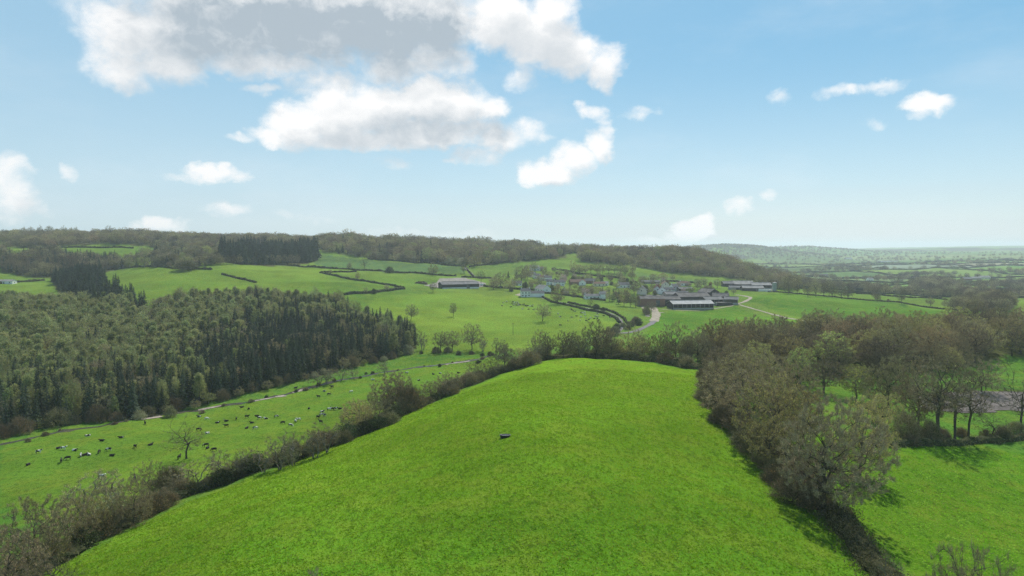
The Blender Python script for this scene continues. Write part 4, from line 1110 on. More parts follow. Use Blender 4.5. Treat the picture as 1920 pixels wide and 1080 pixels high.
for nm, kd in (('conifer', 'conifer'), ('larch', 'larch')):
    sel = np.where((kinds == kd) & ~gap & ~other)[0]
    # those that show: the lower edge first, then the canopy nearest the eye
    sel = sel[np.argsort(P[sel, 1] + np.maximum(0, edge_d[sel] - 12) * .6)]
    lo, hi = (11, 18) if kd == 'conifer' else (8.5, 16)
    for i in sel[:285]:
        h = r_.uniform(lo, hi)
        pl_ = 'on the lower edge of the big left wood' if edge_d[i] < 14 else 'in the heart of the big left wood'
        plant(NAME[kd], kd if kd == 'conifer' or i % 2 else 'round_larch', P[i], h, h * (.46 if kd == 'conifer' else .44), parts=edge_d[i] < 20 or kd == 'larch', label='%s %s' % (DESC[kd], pl_), group='%ss %s' % (DESC[kd], pl_))
    rest = sel[285:]
    stuff('conifer_wood' if kd == 'conifer' else 'larch_wood', [kd] if kd == 'conifer' else ['larch', 'round_larch'], P[rest], r_.uniform(lo, hi, len(rest)), 'mass of %ss filling the big left wood' % DESC[kd], 'wood', 3, .95 if kd == 'conifer' else 1.15)
sel = np.where(other & ~gap)[0]
stuff('bare_wood', ['grey_tree', 'bare_oak', 'budding_tree'], P[sel], r_.uniform(9, 14, len(sel)), 'bare and budding trees scattered through the left larch wood', 'wood', 4)
# silvery scrub along the foot of the left wood
E = resample(WOOD_L_W[:8], 7.5); Ne = normals(E)
for k, (p, n) in enumerate(zip(E, Ne)):
    q = p + n * r_.uniform(-4, 1.5); kd = ['willow_bush','brown_bush','olive_bush','grey_tree','budding_tree','brown_bush'][r_.integers(6)]
    h = r_.uniform(3.5, 7.5)
    plant(NAME[kd], kd, (q[0], q[1], float(Hh(*q)) - .1), h, h * 1.25, label='%s at the left wood foot, %s from the near end' % (DESC[kd], nth(k)), group='fringe of the left wood')
# the uneven front and top of the middle wood
mr = np.random.default_rng(71)
row([(u + mr.uniform(-5, 5), ('Y', 1255 + mr.uniform(-30, 40)), 456 + (u - 600) * .012 - mr.uniform(-2, 10), ['grey_tree','dark_tree','grey_tree','bare_oak','conifer','sparse_tree'][mr.integers(6)], mr.uniform(10, 20)) for u in np.arange(608, 1060, 13)],
    'breaking the middle skyline', 'from the left', 'trees breaking the middle skyline', parts=False, keyf=lambda e: e[4])
row([(u, 487 + (u - 700) * .05, 477 + (u - 700) * .05 - mr.uniform(0, 5), ['olive_bush','budding_tree','willow_bush','grey_tree','brown_bush'][mr.integers(5)], mr.uniform(12, 20)) for u in np.arange(690, 880, 11)],
    'along the foot of the middle wood', 'from the left', 'trees along the foot of the middle wood', parts=False, keyf=lambda e: e[4])
row([(500 - 6 + i * 12 - 80, 496, 476 + mr.uniform(0, 9), ['grey_tree','dark_tree','bare_oak'][mr.integers(3)], 15) for i in range(13)],
    'in front of the dark conifer block', 'from the left', 'bare trees before the conifer block', parts=False, keyf=lambda e: e[4])
row([(u, 505 - (u - 210) * .05, 484 + mr.uniform(-6, 10), ['olive_oak','budding_tree','grey_tree','conifer','olive_bush'][mr.integers(5)], mr.uniform(16, 28)) for u in np.arange(215, 400, 14)],
    'above the left hillside field', 'from the left', 'trees above the left hillside field', parts=False, keyf=lambda e: e[4])
# woods farther off, each one mass
def far_wood(name, poly, sp, seed, kinds, hs, label, wide=1.1):
    Q = spread_pts(poly, sp, seed); r = np.random.default_rng(seed)
    n1 = patchy(Q, 160, seed); n2 = patchy(Q, 55, seed + 1)
    keep = (n1 + .7 * n2 > -.75)
    Q = Q[keep]; f = 1 + .22 * n1[keep] + .22 * n2[keep]
    return stuff(name, kinds, Q, r.uniform(*hs, len(Q)) * np.clip(f, .5, 1.5), label, 'wood', seed, wide)
def patchy(Q, wl, seed):
    r = np.random.default_rng(seed + 500); z = 0
    for k in range(5):
        a, b, t_ = r.uniform(0, 6.28), r.uniform(0, 6.28), r.uniform(.6, 1.6) * 6.28 / wl
        z = z + np.sin(t_ * (Q[:, 0] * math.cos(a) + Q[:, 1] * math.sin(a)) + b)
    return z / 2.2
GREY = ['grey_tree', 'bare_oak', 'olive_oak', 'dark_tree', 'rust_tree']
far_wood('mixed_wood', TOPL, 8, 11, ['conifer', 'grey_tree', 'dark_tree'], (11, 17), 'dark mixed wood at the far left below the ridge')
far_wood('conifer_wood', BAND, 6.0, 12, ['conifer'], (13, 19), 'dark conifer belt running down to the big left wood')
far_wood('conifer_wood', BLOCK, 6.0, 13, ['conifer'], (15, 26), 'square block of dark conifers on the left hillside')
far_wood('ridge_wood', RIDGE, 10.5, 14, GREY, (7, 13), 'long grey brown wood along the left ridge', 1.25)
far_wood('hilltop_wood', MIDW, 8.5, 15, GREY + ['budding_tree', 'conifer'], (8, 17), 'bare wood along the middle skyline', 1.2)
far_wood('hilltop_wood', np.array([GY_(u, Y)[:2] for u, Y in [(1052,1290),(1110,1290),(1112,1420),(1050,1440)]]), 9, 24, GREY, (9, 14), 'small bare wood in the dip of the skyline above the village', 1.2)
far_wood('hill_wood', HILLW, 8.5, 16, GREY + ['budding_tree'], (8, 15), 'grey brown wood covering the rounded hill behind the farm', 1.2)
far_wood('scrub', poly_uv([(205,505),(262,500),(330,502),(400,503),(415,490),(408,476),(330,468),(290,472),(262,480),(215,490)]), 10, 17, ['olive_bush', 'grey_tree', 'budding_tree', 'conifer'], (7, 14), 'olive scrub and trees above the left hillside field')
far_wood('valley_wood', poly_uv([(1775,582),(1800,590),(1895,592),(1900,575),(1850,560),(1800,562)]), 9, 18, ['dark_tree', 'grey_tree'], (11, 15), 'dome of dark bare trees at the end of the right hand field', 1.2)
far_wood('valley_wood', poly_uv([(1710,545),(1780,550),(1785,535),(1745,528),(1708,532)]), 9, 19, ['dark_tree', 'grey_tree'], (10, 14), 'grey spinney between the small fields on the right', 1.2)
far_wood('valley_wood', poly_uv([(1795,556),(1890,566),(1895,556),(1800,548)]), 10, 20, ['grey_tree', 'dark_tree'], (9, 13), 'loose belt of bare trees beyond the right field', 1.2)
far_wood('farm_wood', poly_uv([(1440,540),(1475,546),(1500,540),(1470,530),(1445,531)]), 9, 22, GREY, (11, 15), 'bare trees crowding behind the green silo', 1.2)
# specks of hedgerow trees and copses far out on the plain: too many and too small to count
r_ = np.random.default_rng(41)
Q = []
for k in range(len(PLAIN_ROWS) - 1):
    y = PLAIN_ROWS[k]; n = int(20 + .016 * y)
    x = r_.uniform(.36 * y, .9 * y + 120, n); Q.append(np.column_stack([x, plain_y(x, k) + r_.normal(size=n) * 3]))
    for _ in range(4):
        cx, cy_ = r_.uniform(.36 * y, .88 * y), y + r_.uniform(0, .1) * y
        m_ = r_.integers(8, 30); Q.append(np.column_stack([cx + r_.normal(size=m_) * .022 * y, cy_ + r_.normal(size=m_) * .014 * y]))
for cx, cy_, sx, sy_, n in [(1459,4250,330,330,1300),(2150,5050,420,300,900),(1080,4600,330,400,700),(330,2900,110,150,260),(400,3150,120,160,160)]:
    Q.append(np.column_stack([cx + r_.normal(size=n) * sx, cy_ + r_.normal(size=n) * sy_]))
Q = np.concatenate(Q); Q = np.column_stack([Q, Hh(Q[:, 0], Q[:, 1])])
stuff('far_trees', ['grey_tree', 'dark_tree'], Q, r_.uniform(9, 14, len(Q)), 'specks of hedgerow trees and copses over the hazy plain', 'trees', 6, 1.3)
# ------------------------------------------------------------------ buildings
M_white = simple_mat('white_render', (.84, .83, .79), .8, .06, .5)
M_cream = simple_mat('cream_render', (.74, .66, .54), .8, .1, .5)
M_brick = simple_mat('brick_wall', (.27, .14, .10), .9, .2, 1.5)
M_stone = simple_mat('stone_wall', (.36, .31, .26), .9, .3, 1.2)
M_slate = simple_mat('slate_roof', (.13, .125, .13), .9, .2, .8, .04)
M_tile = simple_mat('brown_tile_roof', (.20, .13, .10), .9, .25, .8, .04)
M_sheet = simple_mat('grey_sheet_roof', (.19, .185, .185), .9, .2, .25, .04)
M_sheet_dk = simple_mat('weathered_sheet_roof', (.15, .14, .135), .9, .3, .3, .04)
M_sheet_pale = simple_mat('pale_sheet_roof', (.42, .415, .41), .9, .15, .2, .04)
M_sheet_lt = simple_mat('faded_sheet_roof', (.25, .245, .24), .9, .25, .2, .04)
M_timber = simple_mat('dark_timber_cladding', (.05, .045, .042), .9, .3, 2)
M_conc = simple_mat('concrete_panel', (.40, .38, .35), .85, .12, .6)
M_glass = simple_mat('window_glass', (.04, .05, .06), .1, .1, 1, .5)
M_steel = simple_mat('galvanised_steel', (.42, .43, .44), .4, .1, 2, .5, .6)
M_wood = simple_mat('weathered_wood', (.16, .13, .10), .9, .3, 3)
M_black = simple_mat('black_plastic', (.02, .02, .024), .45, .2, 3, .4)
M_green = simple_mat('grey_green_silo_paint', (.30, .36, .32), .6, .12, .6)
M_heap = simple_mat('manure', (.10, .075, .055), .95, .4, .8)

def gable_walls(g, L, W, hw, hr, m=0):
    a, b = L / 2, W / 2
    V = [(-a,-b,-.6),(a,-b,-.6),(a,b,-.6),(-a,b,-.6),(-a,-b,hw),(a,-b,hw),(a,b,hw),(-a,b,hw),(-a,0,hw+hr),(a,0,hw+hr)]
    g.add(V, [[0,1,5],[0,5,4],[2,3,7],[2,7,6],[1,2,6],[1,6,5],[5,6,9],[3,0,4],[3,4,7],[7,4,8]], m)
def gable_roof(g, L, W, hw, hr, over=.5, th=.22, m=0):
    a, b = L / 2 + over, W / 2 + over
    e = hw - hr * over / (W / 2)
    for s in (-1, 1):
        V = []
        for z in (.03, th):
            V += [(-a, s*b, e+z), (a, s*b, e+z), (a, 0, hw+hr+z), (-a, 0, hw+hr+z)]
        T = np.array([[0,1,2,3],[4,5,6,7],[0,1,5,4],[1,2,6,5],[3,0,4,7]])
        g.add(V, T, m)
def house(p, L, W, hw, hr, rz, wall, roof, label, chimneys=1, storeys=1, wins=3, ext=None, cat='house', name='house', group=None):
    o = ob(name, None, loc=p, rz=R(rz)); tag(o, label, cat, group)
    g = Geo(); gable_walls(g, L, W, hw, hr)
    if ext:                                          # lower wing on one end
        eL, eW, eh, er, sx = ext
        q = Geo(); gable_walls(q, eL, eW, eh, er)
        for v, tt in zip(q.v, q.t): g.add(v + np.array([sx * (L/2 + eL/2 - .003), .4, 0]), tt)
    ob('wall', g.mesh('wall', [wall]), o)
    g = Geo(); gable_roof(g, L, W, hw, hr, .35)
    if ext:
        q = Geo(); gable_roof(q, eL, eW, eh, er, .25)
        g.add(np.concatenate(q.v) + np.array([sx * (L/2 + eL/2 + .1), .4, 0]), np.concatenate(q.t))
    rf = ob('roof', g.mesh('roof', [roof]), o)
    for c in range(chimneys):
        g = Geo(); x = (-1 if c == 0 else 1) * (L / 2 - .6)
        g.box((x, 0, hw + hr + .35), (.8, .6, 1.9)); g.tubes([[x, 0, hw+hr+1.25]], [[x, 0, hw+hr+1.7]], .16, .14, 6)
        ob('chimney', g.mesh('chimney', [wall]), rf)
    for st in range(storeys):
        for k in range(wins):
            x = (k + .5) / wins * L - L / 2
            if st == 0 and k == wins // 2:
                g = Geo(); g.box((x, -W/2 - .04, 1.0), (1.0, .1, 2.1)); ob('door', g.mesh('door', [M_timber]), o); continue
            g = Geo(); z = 1.5 + st * 2.6
            g.box((x, -W/2 - .03, z), (1.3, .08, 1.2), m=0); g.box((x, -W/2 - .08, z - .66), (1.5, .16, .08), m=1)
            ob('window', g.mesh('window', [M_glass, M_white]), o)
    for s in (-1, 1):
        g = Geo(); g.box((s * (L/2 + .03), 0, 1.5 + (storeys - 1) * 2.6), (.08, 1.1, 1.2)); ob('window', g.mesh('window', [M_glass]), o)
    return o
def barn(p, L, W, hw, hr, rz, wall, roof, label, front='shut', bays=6, low=None, lowm=None):
    """farm shed: shut = clad all round, open = posts along the front"""
    o = ob('barn', None, loc=p, rz=R(rz)); tag(o, label, 'barn')
    g = Geo(); a, b = L / 2, W / 2
    if front == 'shut':
        gable_walls(g, L, W, hw, hr)
    else:
        g.box((0, b - .1, hw / 2 - .3), (L, .2, hw + .6))
        for s in (-1, 1):
            x = s * (a - .1)
            V = [(x - .1, -b, -.6), (x - .1, b - .2, -.6), (x - .1, b - .2, hw), (x - .1, 0, hw + hr), (x - .1, -b, hw)]
            V += [(q[0] + .2, q[1], q[2]) for q in V]
            g.add(V, [[0,1,2],[0,2,3],[0,3,4],[5,7,6],[5,8,7],[5,9,8],[0,4,9],[0,9,5],[4,3,8],[4,8,9],[3,2,7],[3,7,8]])
        V = hw * .55 if low is None else low
    ob('wall', g.mesh('wall', [wall]), o)
    g = Geo(); gable_roof(g, L, W, hw, hr, .7, .18)
    rf = ob('roof', g.mesh('roof', [roof]), o)
    g = Geo(); g.box((0, 0, hw + hr + .3), (L * .92, .9, .28)); ob('ridge_vent', g.mesh('ridge_vent', [roof]), rf)
    if front == 'open':
        for k in range(bays + 1):
            x = -a + .25 + (L - .5) * k / bays
            g = Geo(); g.box((x, -b - .12, hw / 2 - .3), (.28, .28, hw + .55)); ob('post', g.mesh('post', [M_conc if lowm is None else lowm]), o)
        g = Geo(); g.box((0, -b + .3, .55), (L - .6, .15, 1.3)); ob('feed_barrier', g.mesh('feed_barrier', [M_steel]), o)
    if low and front != 'open':
        g = Geo(); g.box((0, -b - .09, low / 2 - .2), (L + .05, .16, low + .4)); ob('concrete_base', g.mesh('concrete_base', [lowm or M_conc]), o)
    if front == 'shut':
        g = Geo(); g.box((-a - .06, 0, hw * .42), (.1, W * .34, hw * .84)); ob('sliding_door', g.mesh('sliding_door', [M_sheet_dk]), o)
        g = Geo(); g.box((L * .2, -b - .2, hw * .40), (4, .1, hw * .75)); ob('sliding_door', g.mesh('sliding_door', [M_sheet_dk]), o)
    return o
# the lone barn on the hillside
barn(G(860, 540.5), 44, 17, 5.2, 2.6, 22, M_timber, M_sheet, 'long black cattle barn with white base alone on the hillside', 'shut', low=1.6, lowm=M_white)
# the big farm
barn(G(1294, 578.5), 42, 16, 5.4, 2.6, 9, M_timber, M_sheet_pale, 'open fronted cattle barn with the palest roof and bare posts', 'open', 9)
barn(G(1221, 573), 25, 13, 7.5, 2.2, 4, M_brick, M_sheet_dk, 'brown walled barn with dark roof at the left end of the farm', 'shut')
barn(G(1250, 571.5), 24, 14, 6.2, 2.6, 8, M_timber, M_sheet_dk, 'low dark roofed shed just left of the pale roofed barn', 'shut')
barn(G(1296, 564.5), 34, 20, 5.5, 3.6, 8, M_timber, M_sheet_dk, 'wide dark roofed barn directly behind the pale roofed barn', 'shut')
barn(G(1334, 570.5), 19, 14, 5.5, 2.4, 10, M_timber, M_sheet, 'grey roofed barn right of the pale roofed barn', 'open', 4)
barn(G(1328, 558), 18, 14, 6.5, 3.5, -62, M_timber, M_sheet_dk, 'tall dark barn showing its gable at the back of the farm', 'shut')
barn(G(1351, 563.5), 16, 12, 5, 3, -20, M_timber, M_sheet_dk, 'dark roofed shed beside the small steel silo', 'shut')
barn(G(1371, 569.5), 13, 11, 5, 2.2, -18, M_conc, M_sheet, 'small pale walled barn at the right end of the farm', 'open', 3)
barn(G(1267, 560), 26, 13, 5.5, 2.6, 6, M_stone, M_sheet, 'long grey roofed shed below the white gabled cottages', 'shut')
barn(G(1284, 546), 17, 9, 3.5, 1.6, 6, M_timber, M_sheet, 'small grey shed near the yellow green bush behind the farm', 'shut')
barn(G(1219, 532), 24, 8, 3.2, 1.2, 4, M_stone, M_sheet, 'long low pale roofed shed left of the copper tree', 'shut')
o = ob('silage_clamp', None, loc=G(1356, 572), rz=R(4)); tag(o, 'black walled silage clamp in front of the small barns', 'silage clamp')
for nm, c, d in (('front_wall', (0, -4, 1.3), (16, .4, 3.2)), ('side_wall', (-7.8, .2, 1.3), (.4, 8, 3.2)), ('side_wall', (7.8, .2, 1.3), (.4, 8, 3.2)), ('covered_heap', (0, .3, 1.2), (15, 7.6, 3.4))):
    g = Geo(); g.box(c, d, 0, 0, .85 if nm == 'covered_heap' else 1.); ob(nm, g.mesh(nm, [M_black if nm != 'side_wall' else M_conc]), o)
def silo(p, r, h, mt, label):
    o = ob('silo', None, loc=p); tag(o, label, 'silo')
    g = Geo(); g.tubes([[0, 0, -.4]], [[0, 0, h]], r, r, 20); ob('drum', g.mesh('drum', [mt], False), o)
    g = Geo(); g.tubes([[0,0,h],[0,0,h+r*.3]], [[0,0,h+r*.3],[0,0,h+r*.5]], [r*1.04, r*.7], [r*.7, .05], 20); ob('dome', g.mesh('dome', [M_conc]), o)
    g = Geo()
    for s in (-.22, .22): g.tubes([[s, -r - .2, 0]], [[s, -r - .2, h]], .04, .04, 4)
    for z in np.arange(.3, h, .4): g.tubes([[-.22, -r - .2, z]], [[.22, -r - .2, z]], .03, .03, 4)
    ob('ladder', g.mesh('ladder', [M_steel]), o)
silo(G(1452, 547), 2.4, 10.5, M_green, 'tall grey green tower silo beside the upper barns')
silo(G(1342, 561), 1.9, 6.5, M_steel, 'small steel feed silo between the dark barns')
# the upper farm
barn(G(1389, 538.5), 28, 24, 4.6, 3.8, -4, M_timber, M_sheet_lt, 'widest pale roofed barn of the upper farm', 'shut')
barn(G(1425, 541), 24, 18, 5, 2.8, -5, M_stone, M_sheet_lt, 'pale roofed barn at the right of the upper farm', 'open', 4)
barn(G(1364, 537.5), 13, 14, 4.5, 2.6, -4, M_timber, M_sheet, 'grey roofed barn at the left of the upper farm', 'shut')
barn(G(1410, 545), 24, 13, 3.6, 2.4, -5, M_timber, M_sheet_lt, 'lower front barn of the upper farm with pale roof', 'shut')
barn(G(1377, 543), 13, 9, 3, 1.8, -5, M_conc, M_sheet, 'little grey shed in front of the upper farm', 'shut')
for u, v, lb in ((1428, 546.2, 'left of the two white storage containers beside the upper barns'), (1440, 547, 'right of the two white storage containers beside the upper barns')):
    o = ob('storage_container', None, loc=G(u, v), rz=R(-8)); tag(o, lb, 'container')
    g = Geo(); g.box((0, 0, 1.3), (7, 2.6, 2.7))
    for x in np.arange(-3.2, 3.3, .45): g.box((x, -1.33, 1.3), (.18, .06, 2.5))
    ob('body', g.mesh('body', [M_white]), o)
    for s in (-.62, .62):
        g = Geo(); g.box((3.53, s, 1.3), (.06, 1.15, 2.4)); ob('door', g.mesh('door', [M_conc]), o)
# village houses
HS = [  # u, row of foot, length, depth, wall height, roof rise, turn, wall, roof, storeys, windows, wing, chimneys, label
 (985,556,10,8,6,2.6,8,M_white,M_slate,2,3,(15,7,3.6,2.2,1),2,'white farmhouse with a long low wing at the edge of the pasture'),
 (1018,546,15,12,3,4.2,-55,M_white,M_sheet_lt,1,3,None,0,'white house with a big pale gabled roof behind the farmhouse'),
 (1002,507,13,8,4.6,2.6,15,M_white,M_sheet_lt,2,3,(7,6,3,2,1),1,'highest white house of the village under the wood'),
 (998,519,9,7,4,2.4,18,M_cream,M_slate,1,3,None,1,'leftmost house of the upper terrace'),
 (1007,522,9,7,4,2.4,18,M_white,M_slate,1,3,None,1,'white second house along the upper terrace'),
 (1017,525,9,7,4,2.4,14,M_cream,M_tile,1,3,None,1,'brown roofed house midway along the upper terrace'),
 (1027,526,10,7,4,2.4,10,M_white,M_slate,1,3,None,1,'house at the right end of the upper terrace'),
 (969,535,12,8,3,2.4,4,M_white,M_slate,1,3,None,1,'white bungalow leftmost in the village'),
 (1031,534,8,7,4.5,2.5,-10,M_white,M_slate,2,2,None,1,'narrow white house above the pale gabled house'),
 (1048,535,13,8,4.2,2.6,8,M_white,M_slate,2,3,None,1,'white house left of the yellow green garden tree'),
 (1055,531,8,6,3,2,0,M_cream,M_tile,1,2,None,0,'small cream house in the village centre'),
 (1082,533,20,10,3.2,3.2,6,M_brick,M_tile,1,4,None,1,'long brick bungalow with brown roof'),
 (1092,534,8,9,3.4,3,84,M_white,M_slate,1,2,None,0,'white gabled house at the end of the brick bungalow'),
 (1106,531,13,9,3.4,2.8,0,M_brick,M_slate,1,3,None,1,'dark roofed brick house right of the brick bungalow'),
 (1123,536,15,8,3,2.2,5,M_cream,M_tile,1,3,None,1,'tan bungalow with brown roof in the village'),
 (1134,535,9,7,3,2,-15,M_white,M_sheet_lt,1,2,None,0,'little pale roofed house beside the tan bungalow'),
 (1169,539,14,9,3.4,3,10,M_white,M_slate,1,3,None,1,'white bungalow half hidden by the big brown tree'),
 (1110,560,17,7,3.2,2,8,M_white,M_sheet,1,4,(6,7,5,2.6,1),1,'white cottage with a tall chimney beside the lower hedge'),
 (1204,551,9,11,5,4.2,70,M_cream,M_slate,2,2,None,1,'cream gabled cottage at the left of the farm'),
 (1232,549,7,8,4.4,3.4,84,M_white,M_slate,2,2,None,0,'slim white gable left of the twin cottages'),
 (1241,551,9,10,4.4,3.8,80,M_white,M_slate,2,2,None,1,'white gabled cottage above the farm'),
 (1254,549.5,12,8,4,2.8,4,M_white,M_slate,2,3,None,1,'white walled dark roofed cottage above the farm'),
 (1263,545,8,8,5,3,30,M_white,M_slate,2,2,None,2,'white house with two chimneys above the farm'),
 (1247,538.5,9,9,4,3.4,85,M_cream,M_tile,2,2,None,0,'tan gabled house right of the copper tree'),
 (1281,535,9,7,3,2.2,0,M_white,M_tile,1,2,None,1,'white house among the pink blossom trees'),
 (1061,553,6,5,2.4,1.6,0,M_stone,M_slate,1,2,None,0,'grey garden outhouse by the village lane'),
]
for (u, v, L, W, hw, hr, rz, wm, rm, st, wn, ex, ch, lb) in HS:
    house(G(u, v), L, W, hw, hr, rz, wm, rm, lb, ch, st, wn, ex)
# scattered far buildings
FAR = [(1540,519,30,10,4,3,0,M_white,M_slate,'long white house far off among the plain hedges'),(1522,518,10,8,4,3,0,M_white,M_tile,'small white house left of the long far house'),
       (1631,526.5,12,9,4,3,10,M_white,M_sheet_lt,'white barn alone in the small fields of the plain'),(1590,486,40,14,5,4,0,M_white,M_sheet_lt,'faint white buildings far out on the plain'),
       (1812,526,20,11,4,3,5,M_brick,M_sheet,'leftmost brown barn of the distant farmstead'),(1828,524.5,22,12,4,3,5,M_stone,M_sheet_lt,'middle barn of the distant farmstead'),
       (1845,522.5,24,12,4,3,5,M_cream,M_sheet_lt,'rightmost pale barn of the distant farmstead'),(1150,478,30,12,4,3,0,M_stone,M_sheet_lt,'long pale roofed shed on the brow of the wooded hill'),
       (12,531.5,20,8,3,1.6,0,M_white,M_sheet_lt,'pale roofed shed at the far left edge'),(1665,491,90,16,3.5,2,0,M_white,M_sheet_lt,'long pale glasshouse line on the distant plain'),
       (1890,487,30,12,4,3,0,M_white,M_slate,'white house far off at the right edge')]
for (u, v, L, W, hw, hr, rz, wm, rm, lb) in FAR:
    house(G(u, v), L, W, hw, hr, rz, wm, rm, lb, 0, 1, 3, None, 'building', 'farm_building')

# ------------------------------------------------------------------ things standing in the fields
def post_rail(P, label, h=1.25, every=2.0, name='fence'):
    P = resample(P, every); o = ob(name, None, loc=(*P[0], float(Hh(*P[0])))); tag(o, label, 'fence')
    base = np.array([*P[0], float(Hh(*P[0]))]); Q = np.column_stack([P, Hh(P[:, 0], P[:, 1])]) - base
    for k, q in enumerate(Q):
        if k > 90: break
        g = Geo(); big = k % 11 == 7
        g.box(q + [0, 0, h / 2 - .15], (.3 if big else .14, .3 if big else .14, h * (1.25 if big else 1) + .3)); ob('post', g.mesh('post', [M_wood]), o)
    for z in (.45, .8, 1.15):
        g = Geo(); g.tubes(Q[:-1] + [0, 0, z], Q[1:] + [0, 0, z], .07, .07, 4); ob('rail', g.mesh('rail', [M_wood]), o)
    return o
post_rail(line([(1775,724),(1810,724),(1852,727),(1890,734),(1925,741),(1990,752)]), 'brown post and rail fence behind the grey riding arena')
# cattle trough
p = G(947, 820); o = ob('cattle_trough', None, loc=p, rz=R(4)); tag(o, 'black cattle trough standing alone in the domed pasture', 'trough')
g = Geo(); n = 28; an = np.arange(n) * 6.283 / n
def oval(a, b, z): return np.stack([a * np.sign(np.cos(an)) * np.abs(np.cos(an)) ** .6, b * np.sign(np.sin(an)) * np.abs(np.sin(an)) ** .6, np.full(n, z)], 1)
rings = [oval(1.0, .55, -.1), oval(1.12, .64, .50), oval(1.18, .7, .52), oval(1.18, .7, .57), oval(1.02, .54, .57), oval(.98, .5, .30)]
k = np.arange(n); k2 = (k + 1) % n
g.add(np.concatenate(rings), np.concatenate([np.stack([k + i * n, k2 + i * n, k2 + (i+1) * n, k + (i+1) * n], 1) for i in range(5)]))
ob('tub', g.mesh('tub', [M_black]), o)
g = Geo(); g.add(np.concatenate([oval(1.0, .52, .50), [[0, 0, .50]]]), np.stack([k, k2, np.full(n, n)], 1)); ob('water', g.mesh('water', [M_water]), o)
g = Geo(); g.box((-.85, 0, .60), (.34, .9, .08)); ob('valve_cover', g.mesh('valve_cover', [M_black]), o)
# telegraph poles
def pole(p, h, label):
    o = ob('telegraph_pole', None, loc=p); tag(o, label, 'pole')
    g = Geo(); g.tubes([[0, 0, -.5]], [[0, 0, h]], .16, .11, 8); ob('shaft', g.mesh('shaft', [M_wood]), o)
    g = Geo(); g.box((0, 0, h - .5), (1.6, .12, .12)); ob('crossarm', g.mesh('crossarm', [M_wood]), o)
pole(G(962, 628), 9, 'thin wooden pole in the bright far pasture')
# manure heap, trailer by the lone barn
p = G(789, 531.5); g = Geo(); r_ = np.random.default_rng(2)
nx, ny = 22, 12; X, Y = np.meshgrid(np.linspace(-8, 8, nx), np.linspace(-4, 4, ny))
Zh = 2.6 * np.clip(1 - (X / 8) ** 2, 0, 1) ** .6 * np.clip(1 - (Y / 4) ** 2, 0, 1) ** .6 * (1 + .25 * r_.normal(size=X.shape)) - .25
a = (np.arange(ny - 1)[:, None] * nx + np.arange(nx - 1)[None]).ravel()
g.add(np.stack([X, Y, Zh], -1).reshape(-1, 3), np.stack([a, a + 1, a + nx + 1, a + nx], 1))
tag(ob('manure_heap', g.mesh('manure_heap', [M_heap]), loc=p), 'long brown manure heap left of the lone barn', 'heap')
o = ob('livestock_trailer', None, loc=G(903, 536), rz=R(10)); tag(o, 'white livestock trailer parked at the right end of the lone barn', 'trailer')
g = Geo(); g.box((0, 0, 1.7), (4.4, 2.1, 2.0), m=0); g.box((0, 0, 2.74), (4.3, 1.8, .12), m=0); ob('body', g.mesh('body', [M_white]), o)
g = Geo(); g.tubes([[-2.2, 0, .6]], [[-3.6, 0, .5]], .06, .05, 6); ob('drawbar', g.mesh('drawbar', [M_steel]), o)
for x in (-.5, .5):
    for s in (-1, 1):
        g = Geo(); g.tubes([[x, s * 1.0, .38]], [[x, s * 1.25, .38]], .4, .4, 14); g.tubes([[x, s * 1.25, .38]], [[x, s * 1.27, .38]], .2, .02, 10); ob('wheel', g.mesh('wheel', [M_black]), o)
